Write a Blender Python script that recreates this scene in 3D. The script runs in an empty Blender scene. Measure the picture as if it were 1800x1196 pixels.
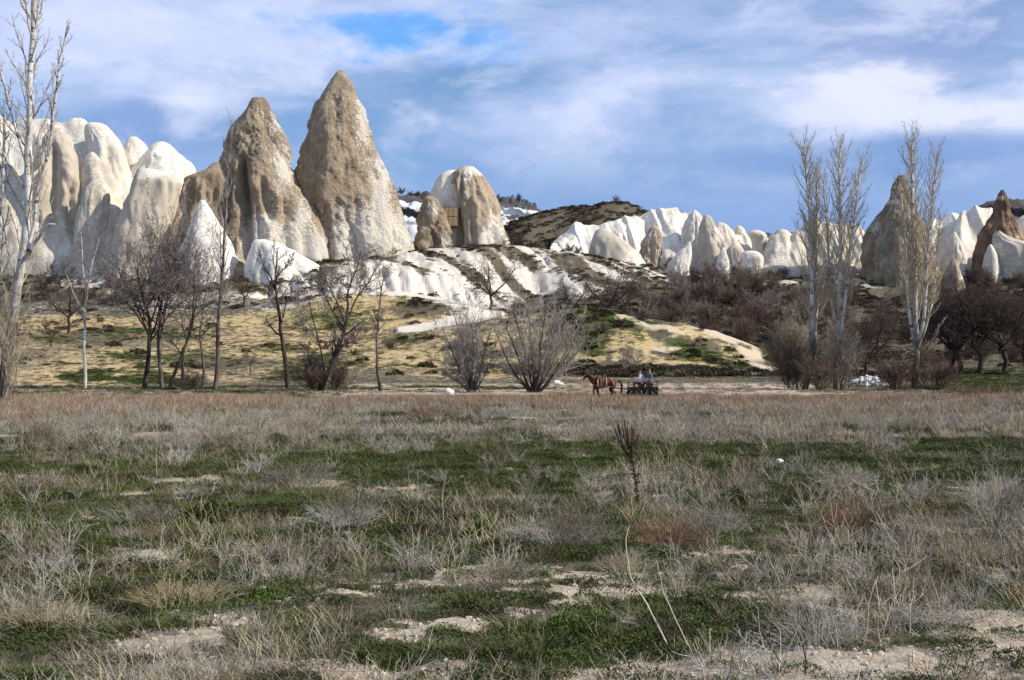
import bpy, math, random
import numpy as np
from mathutils import Vector, Matrix

C = bpy.context.scene
COL = C.collection
R = math.radians

# ------------------------------------------------------------------ camera
CAM_H, HOR, F = 2.5, 632.0, 2500.0          # eye height, horizon row and focal length on an 1800 px wide frame
cam_d = bpy.data.cameras.new('camera')
cam_d.sensor_width = 36.0
cam_d.lens = 36.0 * F / 1800.0
cam_d.shift_y = (HOR - 598.0) / 1800.0
cam_d.clip_start, cam_d.clip_end = 0.1, 20000
cam = bpy.data.objects.new('camera', cam_d)
cam.location = (0, 0, CAM_H)
cam.rotation_euler = (R(90), 0, 0)
COL.objects.link(cam)
C.camera = cam

# ------------------------------------------------------------------ light, sky, exposure
SUN_EL, SUN_AZ = 34.0, 104.0                 # azimuth clockwise from the viewing direction
C.view_settings.view_transform = 'Standard'
C.view_settings.look = 'None'
C.view_settings.exposure = 0.22
C.view_settings.gamma = 1.0
C.view_settings.use_curve_mapping = False

sd = bpy.data.lights.new('sun', 'SUN')
sd.energy, sd.angle, sd.color = 5.0, R(0.5), (1.0, 0.93, 0.82)
sun = bpy.data.objects.new('sun', sd)
sv = Vector((math.cos(R(SUN_EL)) * math.sin(R(SUN_AZ)), math.cos(R(SUN_EL)) * math.cos(R(SUN_AZ)), math.sin(R(SUN_EL))))
sun.rotation_euler = sv.to_track_quat('Z', 'Y').to_euler()
sun.location = (60, -40, 60)
COL.objects.link(sun)


class NT:
    """small node tree writer"""
    def __init__(s, tree):
        s.t = tree
        s.n, s.l = tree.nodes, tree.links

    def new(s, typ, **kw):
        nd = s.n.new(typ)
        for k, v in kw.items():
            setattr(nd, k, v)
        return nd

    def put(s, sock, v):
        if hasattr(v, 'is_linked') or hasattr(v, 'links'):
            s.l.new(v, sock)
        else:
            sock.default_value = v

    def m(s, op, a, b=0.0, c=None, clamp=False):
        nd = s.n.new('ShaderNodeMath')
        nd.operation, nd.use_clamp = op, clamp
        s.put(nd.inputs[0], a)
        s.put(nd.inputs[1], b)
        if c is not None:
            s.put(nd.inputs[2], c)
        return nd.outputs[0]

    def mix(s, f, a, b):
        nd = s.n.new('ShaderNodeMix')
        nd.data_type = 'RGBA'
        s.put(nd.inputs[0], f)
        for i, v in ((6, a), (7, b)):
            if isinstance(v, tuple) and len(v) == 3:
                v = v + (1,)
            s.put(nd.inputs[i], v)
        return nd.outputs[2]

    def noise(s, vec, scale, detail=4, rough=0.55, dist=0.0):
        nd = s.n.new('ShaderNodeTexNoise')
        if vec is not None:
            s.l.new(vec, nd.inputs['Vector'])
        nd.inputs['Scale'].default_value = scale
        nd.inputs['Detail'].default_value = detail
        nd.inputs['Roughness'].default_value = rough
        nd.inputs['Distortion'].default_value = dist
        return nd.outputs['Fac']

    def step(s, v, lo, hi):
        nd = s.n.new('ShaderNodeMapRange')
        nd.interpolation_type = 'SMOOTHSTEP'
        s.put(nd.inputs[0], v)
        nd.inputs[1].default_value, nd.inputs[2].default_value = lo, hi
        nd.inputs[3].default_value, nd.inputs[4].default_value = 0, 1
        return nd.outputs[0]

    def xyz(s, x, y, z):
        nd = s.n.new('ShaderNodeCombineXYZ')
        for i, v in enumerate((x, y, z)):
            s.put(nd.inputs[i], v)
        return nd.outputs[0]

    def attr(s, name):
        return s.new('ShaderNodeAttribute', attribute_name=name).outputs['Fac']


SKY_S = 0.1
w = bpy.data.worlds.new('World')
C.world = w
w.use_nodes = True
nt = NT(w.node_tree)
nt.n.clear()
sky = nt.new('ShaderNodeTexSky', sky_type='NISHITA')
sky.sun_disc = False
sky.sun_elevation, sky.sun_rotation = R(SUN_EL), R(SUN_AZ)
sky.altitude, sky.air_density, sky.dust_density, sky.ozone_density = 1100, 1.0, 0.6, 2.5
tc = nt.new('ShaderNodeTexCoord').outputs['Generated']
sx = nt.new('ShaderNodeSeparateXYZ')
nt.l.new(tc, sx.inputs[0])
az = nt.m('ARCTAN2', sx.outputs[0], sx.outputs[1])
el = nt.m('ARCSINE', sx.outputs[2])
# two warps give the cloud edges their curl
wv = nt.xyz(nt.m('MULTIPLY', az, 9.0), nt.m('MULTIPLY', el, 20.0), 0.0)
n_a = nt.noise(wv, 1.0, 7, 0.6)
n_b = nt.noise(wv, 3.1, 6, 0.6)
wv2 = nt.xyz(nt.m('MULTIPLY', az, 4.0), nt.m('MULTIPLY', el, 17.0), 4.7)
n_c = nt.noise(wv2, 1.0, 8, 0.56, 0.4)


def blob(px, py, rx, ry, wob=0.9):
    """a soft cloud body centred on a bearing, its edge broken by noise"""
    a0, e0 = math.atan((px - 900) / F), math.atan((HOR - py) / F)
    dx = nt.m('DIVIDE', nt.m('SUBTRACT', az, a0), rx / F)
    dy = nt.m('DIVIDE', nt.m('SUBTRACT', el, e0), ry / F)
    d = nt.m('SQRT', nt.m('ADD', nt.m('MULTIPLY', dx, dx), nt.m('MULTIPLY', dy, dy)))
    d = nt.m('ADD', d, nt.m('MULTIPLY', nt.m('SUBTRACT', n_a, 0.5), wob * 2))
    d = nt.m('ADD', d, nt.m('MULTIPLY', nt.m('SUBTRACT', n_b, 0.5), wob))
    return d


def K(r, g, b):                               # radiance as seen -> value before the Background strength
    return (r / SKY_S, g / SKY_S, b / SKY_S, 1)


def inside(d, soft=0.6):
    return nt.m('SUBTRACT', 1.0, nt.step(d, 1.0 - soft, 1.0))


col = nt.mix(0.30, sky.outputs[0], K(0.13, 0.33, 0.76))
# thin high veil over the whole sky
veil = nt.m('MULTIPLY', nt.step(n_c, 0.34, 0.62), 0.85)
col = nt.mix(veil, col, K(0.52, 0.615, 0.87))
n_d = nt.noise(nt.xyz(nt.m('MULTIPLY', az, 10.0), nt.m('MULTIPLY', el, 19.0), 9.1), 1.0, 9, 0.60, 0.25)
wisp = nt.m('MULTIPLY', nt.step(n_d, 0.47, 0.66), 0.6)
# the band of slate cloud near the horizon, all round
bank = nt.m('SUBTRACT', 1.0, nt.step(nt.m('ADD', el, nt.m('MULTIPLY', nt.m('SUBTRACT', n_a, 0.5), 0.12)), 0.085, 0.19))
col = nt.mix(nt.m('MULTIPLY', bank, 0.88), col, K(0.215, 0.35, 0.65))
# pale sheet at left, lit edges, blue gap, white bank at right with slate above it
col = nt.mix(nt.m('MULTIPLY', inside(blob(250, 70, 560, 175, 0.9), 0.95), 0.85), col, K(0.555, 0.635, 0.90))
col = nt.mix(nt.m('MULTIPLY', inside(blob(330, 190, 90, 26, 0.6), 0.9), 0.8), col, K(0.68, 0.74, 0.94))
col = nt.mix(nt.m('MULTIPLY', inside(blob(270, 235, 190, 55, 0.7), 0.5), 0.85), col, K(0.22, 0.345, 0.64))
col = nt.mix(nt.m('MULTIPLY', inside(blob(770, 62, 260, 66, 1.8), 1.0), 0.9), col, K(0.12, 0.38, 0.86))
col = nt.mix(nt.m('MULTIPLY', inside(blob(960, 215, 330, 95, 1.0), 1.0), 0.75), col, K(0.46, 0.55, 0.82))
col = nt.mix(nt.m('MULTIPLY', inside(blob(1080, 60, 260, 70, 1.3), 0.9), 0.7), col, K(0.50, 0.585, 0.84))
col = nt.mix(nt.m('MULTIPLY', inside(blob(1650, 60, 420, 130, 0.8), 0.8), 0.9), col, K(0.24, 0.34, 0.61))
col = nt.mix(nt.m('MULTIPLY', inside(blob(1460, 195, 190, 75, 0.9), 0.9), 0.85), col, K(0.63, 0.68, 0.88))
col = nt.mix(nt.m('MULTIPLY', inside(blob(1480, 150, 150, 48, 1.8), 0.9), 0.8), col, K(0.76, 0.785, 0.94))
col = nt.mix(nt.m('MULTIPLY', inside(blob(1720, 226, 250, 40, 1.0), 0.8), 0.85), col, K(0.74, 0.77, 0.93))
col = nt.mix(nt.m('MULTIPLY', inside(blob(1560, 285, 420, 48, 0.6), 0.7), 0.75), col, K(0.19, 0.32, 0.61))
col = nt.mix(nt.m('MULTIPLY', wisp, nt.step(el, 0.10, 0.17)), col, K(0.68, 0.74, 0.94))
col = nt.mix(nt.m('MULTIPLY', nt.m('MULTIPLY', nt.m('SUBTRACT', 1.0, nt.step(n_d, 0.36, 0.47)), 0.35), nt.step(el, 0.06, 0.12)), col, K(0.24, 0.37, 0.66))
bg = nt.new('ShaderNodeBackground')
bg.inputs[1].default_value = SKY_S
nt.l.new(col, bg.inputs[0])
wo = nt.new('ShaderNodeOutputWorld')
nt.l.new(bg.outputs[0], wo.inputs[0])

# ------------------------------------------------------------------ helpers
def P(px, py, Y):
    """the point seen at (px, py) at distance Y"""
    return Vector(((px - 900) / F * Y, Y, CAM_H + (HOR - py) / F * Y))


def _hash(i, j, k, s):
    h = (i * 374761393 + j * 668265263 + k * 2147483647 + s * 1274126177) & 0xFFFFFFFF
    h = ((h ^ (h >> 13)) * 1274126177) & 0xFFFFFFFF
    h = (h ^ (h >> 16)) & 0xFFFFFF
    return h.astype(np.float64) / 0xFFFFFF


def vnoise(x, y, z=0.0, s=0):
    x, y, z = np.broadcast_arrays(np.asarray(x, float), np.asarray(y, float), np.asarray(z, float))
    i, j, k = np.floor(x).astype(np.int64), np.floor(y).astype(np.int64), np.floor(z).astype(np.int64)
    u, v, t = x - i, y - j, z - k
    u, v, t = (a * a * a * (a * (a * 6 - 15) + 10) for a in (u, v, t))
    out = 0
    for di in (0, 1):
        for dj in (0, 1):
            for dk in (0, 1):
                wgt = (u if di else 1 - u) * (v if dj else 1 - v) * (t if dk else 1 - t)
                out = out + wgt * _hash(i + di, j + dj, k + dk, s)
    return out * 2 - 1


def fbm(x, y, z=0.0, o=4, s=0, gain=0.5):
    a, f, tot = 1.0, 1.0, 0
    for q in range(o):
        tot = tot + a * vnoise(x * f, y * f, z * f if not np.isscalar(z) else z * f, s + q * 17)
        a *= gain
        f *= 2.03
    return tot


def sstep(v, lo, hi):
    t = np.clip((v - lo) / (hi - lo), 0, 1)
    return t * t * (3 - 2 * t)


def tag(o, label=None, cat=None, group=None, kind=None):
    if label: o['label'] = label
    if cat: o['category'] = cat
    if group: o['group'] = group
    if kind: o['kind'] = kind
    return o


def empty(name, loc=(0, 0, 0), rz=0.0):
    o = bpy.data.objects.new(name, None)
    o.location = loc
    o.rotation_euler = (0, 0, rz)
    o.empty_display_size = 0.3
    COL.objects.link(o)
    return o


def mesh_np(name, v, f, mat=None, smooth=True, attrs=None):
    """v (N,3), f: list of index arrays (each (M,3) or (M,4))"""
    me = bpy.data.meshes.new(name)
    if isinstance(f, np.ndarray):
        f = [f]
    f = [a for a in f if len(a)]
    v = np.asarray(v, np.float32)
    me.vertices.add(len(v))
    me.vertices.foreach_set('co', v.ravel())
    nl = sum(a.size for a in f)
    npoly = sum(len(a) for a in f)
    me.loops.add(nl)
    me.polygons.add(npoly)
    me.loops.foreach_set('vertex_index', np.concatenate([a.ravel() for a in f]).astype(np.int32))
    tot = np.concatenate([np.full(len(a), a.shape[1]) for a in f])
    st = np.concatenate([[0], np.cumsum(tot)[:-1]])
    me.polygons.foreach_set('loop_start', st.astype(np.int32))
    me.polygons.foreach_set('loop_total', tot.astype(np.int32))
    me.update(calc_edges=True)
    me.polygons.foreach_set('use_smooth', np.full(npoly, smooth))
    for k, a in (attrs or {}).items():
        at = me.attributes.new(k, 'FLOAT', 'POINT')
        at.data.foreach_set('value', np.asarray(a, np.float32))
    if mat:
        me.materials.append(mat)
    return me


def link(name, me, parent=None, loc=None):
    o = bpy.data.objects.new(name, me)
    COL.objects.link(o)
    if parent: o.parent = parent
    if loc is not None: o.location = loc
    return o


def mat_new(name):
    m = bpy.data.materials.new(name)
    m.use_nodes = True
    t = NT(m.node_tree)
    b = m.node_tree.nodes['Principled BSDF']
    b.inputs['Roughness'].default_value = 0.95
    b.inputs['Specular IOR Level'].default_value = 0.12
    return m, t, b


def bump(t, b, h, strength, dist):
    nd = t.new('ShaderNodeBump')
    nd.inputs['Strength'].default_value = strength
    nd.inputs['Distance'].default_value = dist
    t.l.new(h, nd.inputs['Height'])
    t.l.new(nd.outputs[0], b.inputs['Normal'])


def geo_pos(t):
    return t.new('ShaderNodeNewGeometry').outputs['Position']


def obj_pos(t):
    return t.new('ShaderNodeTexCoord').outputs['Object']


def simple_mat(name, c1, c2, scale=6.0, rough=0.9, b_s=0.0):
    m, t, b = mat_new(name)
    n = t.noise(obj_pos(t), scale, 5, 0.6)
    t.l.new(t.mix(t.step(n, 0.3, 0.7), c1, c2), b.inputs['Base Color'])
    b.inputs['Roughness'].default_value = rough
    if b_s:
        bump(t, b, n, b_s, 0.02)
    return m


# ------------------------------------------------------------------ terrain
# the row on which the ground stands at each bearing, one polyline per distance (a surveyed hillside, crest and dip lines)
LAY = [
    (125, [(0, 681), (1800, 681)]),
    (140, [(0, 652), (250, 655), (340, 664), (420, 669), (1400, 669), (1500, 671), (1800, 671)]),
    (160, [(0, 618), (250, 620), (400, 627), (600, 632), (800, 634), (900, 634), (1050, 640), (1200, 647), (1400, 655), (1600, 656), (1800, 652)]),
    (180, [(0, 590), (300, 592), (500, 596), (650, 598), (720, 588), (780, 573), (870, 554), (1000, 545), (1100, 550), (1200, 566), (1300, 598), (1390, 641), (1450, 645), (1600, 640), (1800, 630)]),
    (195, [(0, 570), (300, 573), (500, 576), (650, 580), (720, 581), (760, 578), (870, 572), (1000, 577), (1100, 582), (1300, 602), (1390, 622), (1600, 622), (1800, 612)]),
    (212, [(0, 550), (200, 550), (400, 546), (500, 533), (600, 515), (700, 512), (760, 521), (870, 546), (900, 555), (1000, 561), (1100, 552), (1200, 546), (1300, 550), (1400, 572), (1500, 582), (1600, 585), (1800, 575)]),
    (222, [(0, 532), (400, 530), (500, 526), (600, 530), (700, 535), (800, 540), (900, 546), (1000, 537), (1100, 530), (1300, 531), (1500, 552), (1800, 545)]),
    (236, [(0, 502), (200, 500), (400, 500), (450, 496), (520, 488), (590, 468), (650, 463), (730, 470), (800, 489), (870, 517), (930, 538), (970, 520), (1020, 500), (1080, 502), (1200, 510), (1300, 512), (1400, 520), (1500, 530), (1800, 520)]),
    (255, [(0, 462), (150, 456), (300, 446), (400, 450), (500, 455), (600, 462), (720, 446), (760, 437), (850, 430), (920, 432), (1000, 441), (1100, 462), (1200, 485), (1300, 495), (1400, 490), (1500, 482), (1600, 489), (1700, 489), (1800, 478)]),
    (275, [(0, 442), (700, 458), (800, 455), (890, 442), (1000, 450), (1100, 462), (1200, 472), (1300, 480), (1800, 465)]),
    (300, [(0, 432), (600, 440), (700, 430), (800, 425), (880, 402), (930, 381), (1000, 365), (1080, 356), (1110, 361), (1150, 377), (1185, 402), (1250, 425), (1400, 440), (1800, 440)]),
    (345, [(0, 450), (800, 450), (1000, 430), (1100, 425), (1200, 445), (1800, 455)]),
]
_tpx = np.arange(-3000, 4801, 5.0)


def _gauss(a, sig):
    k = np.arange(-int(4 * sig), int(4 * sig) + 1)
    g = np.exp(-0.5 * (k / sig) ** 2)
    g /= g.sum()
    n = len(k) // 2
    return np.convolve(np.pad(a, n, mode='edge'), g, 'valid')


_rowsY = [0.0, 60.0, 105.0] + [l[0] for l in LAY] + [500.0, 12000.0]
_rowsZ = [np.zeros_like(_tpx), np.zeros_like(_tpx), np.zeros_like(_tpx)]
for Yl, pl in LAY:
    xs, ys = zip(*pl)
    py = _gauss(np.interp(_tpx, xs, ys), 2.6)
    z = CAM_H + (HOR - py) / F * Yl
    _rowsZ.append(z)
_rowsZ.append(_gauss(_rowsZ[-1], 30) * 0.9)
_rowsZ.append(np.full_like(_tpx, 25.0))
_TY, _TZ = np.array(_rowsY), np.array(_rowsZ)
# monotone cubic slopes along the distance
_dl = np.diff(_TZ, axis=0) / np.diff(_TY)[:, None]
_sl = np.zeros_like(_TZ)
for i in range(1, len(_TY) - 1):
    a, b = _dl[i - 1], _dl[i]
    hm = np.where(a * b > 0, 2 * a * b / np.where(np.abs(a + b) < 1e-9, 1, a + b), 0)
    _sl[i] = hm


def ground_smooth(px, Y):
    px, Y = np.broadcast_arrays(np.asarray(px, float), np.asarray(Y, float))
    i = np.clip(np.searchsorted(_TY, Y, 'right') - 1, 0, len(_TY) - 2)
    q = np.clip((px - _tpx[0]) / 5.0, 0, len(_tpx) - 1.001)
    c = q.astype(int)
    fr = q - c
    g = lambda T, r: T[r, c] * (1 - fr) + T[r, c + 1] * fr
    h = _TY[i + 1] - _TY[i]
    t = np.clip((Y - _TY[i]) / h, 0, 1)
    z0, z1, m0, m1 = g(_TZ, i), g(_TZ, i + 1), g(_sl, i) * h, g(_sl, i + 1) * h
    t2, t3 = t * t, t * t * t
    return (2 * t3 - 3 * t2 + 1) * z0 + (t3 - 2 * t2 + t) * m0 + (-2 * t3 + 3 * t2) * z1 + (t3 - t2) * m1


def gb(px, py, cx, cy, rx, ry):
    return np.exp(-((px - cx) / rx) ** 2 - ((py - cy) / ry) ** 2)


def pl_dist(px, py, pts, ys=3.0):
    """distance to a polyline on the hillside; rows count ys times more (the slope is seen foreshortened)"""
    d = np.full(np.shape(px), 1e9)
    for (x0, y0), (x1, y1) in zip(pts[:-1], pts[1:]):
        ax, ay, bx, by = x0, y0 * ys, x1, y1 * ys
        X, Yy = px - ax, py * ys - ay
        dx, dy = bx - ax, by - ay
        t = np.clip((X * dx + Yy * dy) / (dx * dx + dy * dy), 0, 1)
        d = np.minimum(d, np.hypot(X - t * dx, Yy - t * dy))
    return d


def band(v, lo, hi, s):
    return sstep(v, lo - s, lo + s) * (1 - sstep(v, hi - s, hi + s))


def covers(px, Y):
    """what lies on the ground: weights of white tuff, scrub, ochre grass, green, bare pale soil"""
    X = (px - 900) / F * Y
    z = ground_smooth(px, Y)
    py = HOR - (z - CAM_H) / Y * F
    n1 = fbm(X / 7, Y / 7, 0, 4, 3)
    n2 = fbm(X / 2.2, Y / 2.2, 0, 4, 9)
    n3 = fbm(X / 22, Y / 22, 0, 3, 21)
    far = sstep(Y, 100, 125)
    # --- hills
    white = np.zeros_like(X)
    white = np.maximum(white, band(Y, 223, 243, 3) * band(px, 440, 900, 30))
    white = np.maximum(white, 1.0 * band(Y, 238, 262, 3) * band(px, 700, 1180, 30))
    white = np.maximum(white, 0.85 * band(Y, 224, 262, 3) * gb(px, py, 1040, 490, 75, 40))
    white = np.maximum(white, 0.62 * band(Y, 224, 268, 4) * band(px, 1160, 1560, 40) * (py < 505))
    white = np.maximum(white, 1.25 * band(Y, 200, 216, 2) * gb(px, py, 822, 540, 70, 24))
    white = np.maximum(white, 0.6 * band(Y, 205, 245, 4) * band(px, 40, 560, 30) * (0.6 + 0.5 * n3))
    road = pl_dist(px, py, [(560, 520), (640, 512), (720, 514), (800, 528), (868, 547)], 4.0)
    white = np.maximum(white, (1 - sstep(road, 8, 34)) * band(Y, 196, 216, 2))
    road2 = pl_dist(px, py, [(872, 549), (820, 561), (770, 569), (705, 582)], 4.0)
    white = np.maximum(white, 1.3 * (1 - sstep(road2, 10, 30)) * band(Y, 176, 216, 3))
    kp = pl_dist(px, py, [(1225, 572), (1290, 596), (1318, 615), (1330, 640), (1360, 652)], 2.0)
    kpath = (1 - sstep(kp, 5, 26)) * band(Y, 150, 190, 4)
    kp2 = pl_dist(px, py, [(1100, 560), (1170, 575), (1205, 600), (1150, 622)], 2.0)
    tan_r = (1 - sstep(kp2, 6, 30)) * band(Y, 150, 184, 4)
    knoll = band(Y, 158, 200, 6) * sstep(px, 760, 860) * (1 - sstep(px, 1380, 1440))
    scrub = np.zeros_like(X)
    scrub = np.maximum(scrub, knoll * (0.50 + 0.55 * n1))
    scrub = np.maximum(scrub, band(Y, 196, 213, 3) * gb(px, py, 745, 540, 80, 22) * 1.1)
    scrub = np.maximum(scrub, (0.44 + 1.3 * fbm(X / 3.2 + Y / 4.5, Y / 11, 0, 4, 40)) * band(Y, 236, 266, 3) * sstep(px, 690, 730) * (1 - sstep(px, 1500, 1600)))
    scrub = np.maximum(scrub, (0.75 + 0.4 * n1) * sstep(Y, 262, 280) * np.ones_like(X))
    scrub = np.maximum(scrub, (0.75 + 0.4 * n1) * band(Y, 186, 250, 8) * sstep(px, 980, 1100) * (1 - 0.6 * gb(px, py, 1040, 490, 75, 40)))
    scrub = np.maximum(scrub, (0.5 + 0.6 * n1) * band(Y, 226, 262, 8) * (1 - sstep(px, 560, 640)))
    scrub = scrub * (1 - 0.9 * np.clip(kpath + tan_r, 0, 1)) * (1 - 0.92 * (1 - sstep(np.minimum(road, road2), 20, 52)) * band(Y, 176, 216, 3))
    ochre = band(Y, 128, 208, 8) * (1 - sstep(px, 1120, 1240) * (1 - knoll)) * np.where(knoll > .05, 0.62 + 0.6 * n2, 0.75 + 0.5 * n3)
    bank = band(Y, 146, 158, 3) * band(px, 880, 1400, 60)
    scrub = np.maximum(scrub, 0.9 * bank)
    green = np.zeros_like(X)
    green = np.maximum(green, (0.75 + 1.0 * n1 + 0.5 * n2) * band(Y, 130, 150, 4) * band(px, 90, 345, 40))
    green = np.maximum(green, (0.35 + n1 * 0.9) * band(Y, 116, 128, 3) * (1 - sstep(px, 690, 1100) * (1 - sstep(px, 1380, 1480))))
    green = np.maximum(green, (0.85 + 0.5 * n1) * band(Y, 104, 160, 6) * sstep(px, 1640, 1680))
    green = np.maximum(green, (0.3 + 0.9 * n1) * band(Y, 150, 205, 6) * (1 - sstep(px, 760, 860)) * 0.6)
    green = np.maximum(green, knoll * (0.42 + 0.8 * n1 + 0.4 * n2))
    green = np.maximum(green, 0.8 * bank * (0.4 + n1))
    green = np.maximum(green, 0.8 * band(Y, 138, 150, 3) * band(px, 380, 560, 20) * (0.5 + n1))
    # --- the plain
    flat = 1 - far
    bare = flat * (sstep(Y, 80, 92) * 0.25 + np.clip(1.5 * (n1 * 0.5 + n2 * 0.75 + 0.28 * fbm(X / 3.5, Y * 0.8, 0, 3, 77) + 0.75 * fbm(X / 0.55, Y / 0.55, 0, 3, 78)) - 0.40 - 0.25 * band(Y, 26, 42, 3) + 0.10 * (Y < 18), 0, 1))
    bare = np.maximum(bare, flat * 0.9 * np.exp(-((Y - 73 + 1.4 * n3) / 0.9) ** 2) * sstep(n3 + n1 * 0.4, -0.15, 0.2))
    bare = np.maximum(bare, sstep(Y, 86, 92) * (1 - sstep(Y, 128, 140)) * sstep(px, 560, 660) * (1 - sstep(px, 1400, 1460)))
    green = np.maximum(green, flat * np.clip(1.5 * (fbm(X / 3.3, Y / 3.3, 5, 4, 55) * 0.9 + 0.18 * fbm(X / 11, Y / 11, 0, 2, 56) + 0.4 * fbm(X / 0.8, Y / 0.8, 0, 2, 57)) + 0.74 + 0.9 * band(Y, 31, 41, 1.5) + 0.35 * band(Y, 22, 25.5, 1) - 0.85 * sstep(Y, 42, 50) - 0.10 * band(Y, 20, 27, 2), 0, 1.2) * (1 - bare))
    return dict(white=np.clip(white, 0, 1.3), scrub=np.clip(scrub, 0, 1.2), ochre=np.clip(ochre, 0, 1.2), green=np.clip(green, 0, 1.2),
                bare=np.clip(bare, 0, 1), kpath=np.clip(kpath * (0.8 + 0.4 * n2) + (0.42 + 0.5 * n2) * tan_r, 0, 1), py=py, knoll=knoll, road=np.minimum(road, road2))


def ground_z(px, Y, wts=None):
    px, Y = np.broadcast_arrays(np.asarray(px, float), np.asarray(Y, float))
    X = (px - 900) / F * Y
    z = ground_smooth(px, Y)
    if wts is None:
        wts = covers(px, Y)
    near = 1 - sstep(Y, 95, 125)
    z = z + near * (0.09 * fbm(X / 4.5, Y / 4.5, 0, 3, 5) + 0.05 * fbm(X / 0.9, Y / 0.9, 0, 3, 6) + 0.03 * wts['bare'] * (Y < 80))
    hill = sstep(Y, 130, 175) * (1 - sstep(Y, 2000, 3000))
    z = z + hill * (0.30 * fbm(X / 9, Y / 9, 0, 4, 7) + 0.12 * fbm(X / 1.7, Y / 1.7, 0, 3, 8)) * (1 - 0.7 * np.clip(wts['white'], 0, 1) * (wts['road'] < 30))
    # rills washed into the bare white slopes: they run down towards the viewer
    ww = np.clip(wts['white'], 0, 1) * band(Y, 222, 262, 2)
    ridge = 1 - np.abs(fbm(X / 2.6 + 0.10 * Y, Y / 26, 0, 3, 31)) * 2
    slope = sstep(Y, 222, 226) * (1 - sstep(Y, 234.5, 238)) + 0.6 * band(Y, 239, 253, 3)
    rill = 1 - np.abs(fbm(X / 0.9 + 0.16 * Y, Y / 18, 4, 3, 33)) * 2
    big = fbm(X / 6.5, Y / 30, 2, 2, 34)
    z = z + ww * slope * (0.50 * (ridge - 0.6) + 0.30 * (rill - 0.5) + 0.55 * big)
    return z


cols = np.concatenate([np.arange(-2600, -420, 60), np.arange(-420, -60, 12), np.arange(-60, 1864, 4), np.arange(1864, 2240, 12), np.arange(2240, 4400, 60)]).astype(float)
rows = np.concatenate([np.geomspace(3.0, 9.0, 14)[:-1], np.geomspace(9.0, 105, 190)[:-1], np.arange(105, 200, 1.0), np.arange(200, 262, 0.55), np.arange(262, 346, 1.2),
                       np.geomspace(348, 9000, 26)])
GPX, GY = np.meshgrid(cols, rows)
GW = covers(GPX, GY)
GZ = ground_z(GPX, GY, GW)
GX = (GPX - 900) / F * GY
nr, nc = GX.shape
GV = np.stack([GX, GY, GZ], -1).reshape(-1, 3)
ii = np.arange(nr * nc).reshape(nr, nc)
quads = np.stack([ii[:-1, :-1], ii[:-1, 1:], ii[1:, 1:], ii[1:, :-1]], -1)
qpx = 0.5 * (GPX[:-1, :-1] + GPX[1:, 1:])
qY = 0.5 * (GY[:-1, :-1] + GY[1:, 1:])
qroad = GW['road'][:-1, :-1]
qk = GW['kpath'][:-1, :-1]
qkn = GW['knoll'][:-1, :-1]


def ground_mat():
    m, t, b = mat_new('ground_cover')
    pos = geo_pos(t)
    nf = t.noise(pos, 9.0, 6, 0.65)
    nm = t.noise(pos, 1.3, 6, 0.6)
    nl = t.noise(pos, 0.16, 5, 0.6)
    nff = t.noise(pos, 40.0, 3, 0.6)
    def mk(name, amt=0.9, lo=0.35, hi=0.65):
        v = t.m('ADD', t.attr(name), t.m('MULTIPLY', t.m('SUBTRACT', nm, 0.5), amt))
        v = t.m('ADD', v, t.m('MULTIPLY', t.m('SUBTRACT', nf, 0.5), amt * 0.8))
        return t.step(v, lo, hi)
    # litter of dry stems over humus
    c = t.mix(t.step(nf, 0.3, 0.7), (0.055, 0.048, 0.030), (0.15, 0.125, 0.088))
    c = t.mix(t.m('MULTIPLY', t.step(nl, 0.4, 0.65), 0.5), c, (0.10, 0.095, 0.055))
    och = t.mix(t.step(nm, 0.35, 0.65), (0.42, 0.305, 0.13), (0.50, 0.395, 0.235))
    och = t.mix(t.m('MULTIPLY', t.step(nf, 0.55, 0.75), 0.6), och, (0.16, 0.135, 0.06))
    c = t.mix(mk('ochre', 1.2), c, och)
    soil = t.mix(t.step(nf, 0.3, 0.75), (0.34, 0.27, 0.19), (0.52, 0.44, 0.335))
    soil = t.mix(t.m('MULTIPLY', t.step(nff, 0.6, 0.75), 0.5), soil, (0.62, 0.57, 0.5))
    c = t.mix(mk('bare', 1.7, 0.42, 0.62), c, soil)
    wht = t.mix(t.step(nf, 0.3, 0.7), (0.52, 0.455, 0.37), (0.72, 0.665, 0.58))
    wht = t.mix(t.m('MULTIPLY', t.step(nl, 0.5, 0.62), 0.35), wht, (0.36, 0.29, 0.21))
    c = t.mix(mk('white', 1.3, 0.4, 0.6), c, wht)
    scr = t.mix(t.step(nf, 0.35, 0.65), (0.060, 0.050, 0.032), (0.155, 0.125, 0.08))
    scr = t.mix(t.m('MULTIPLY', t.step(nl, 0.45, 0.6), 0.6), scr, (0.19, 0.15, 0.10))
    c = t.mix(mk('scrub', 1.9, 0.45, 0.6), c, scr)
    grn = t.mix(t.step(nf, 0.3, 0.7), (0.028, 0.045, 0.012), (0.085, 0.115, 0.028))
    c = t.mix(t.m('MULTIPLY', mk('green', 1.8, 0.42, 0.65), 0.92), c, grn)
    c = t.mix(mk('kpath', 1.2), c, t.mix(nm, (0.42, 0.335, 0.22), (0.56, 0.48, 0.36)))
    t.l.new(c, b.inputs['Base Color'])
    h = t.m('ADD', t.m('MULTIPLY', nm, 0.6), t.m('MULTIPLY', nf, 0.4))
    bump(t, b, h, 0.9, 0.12)
    return m


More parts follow.
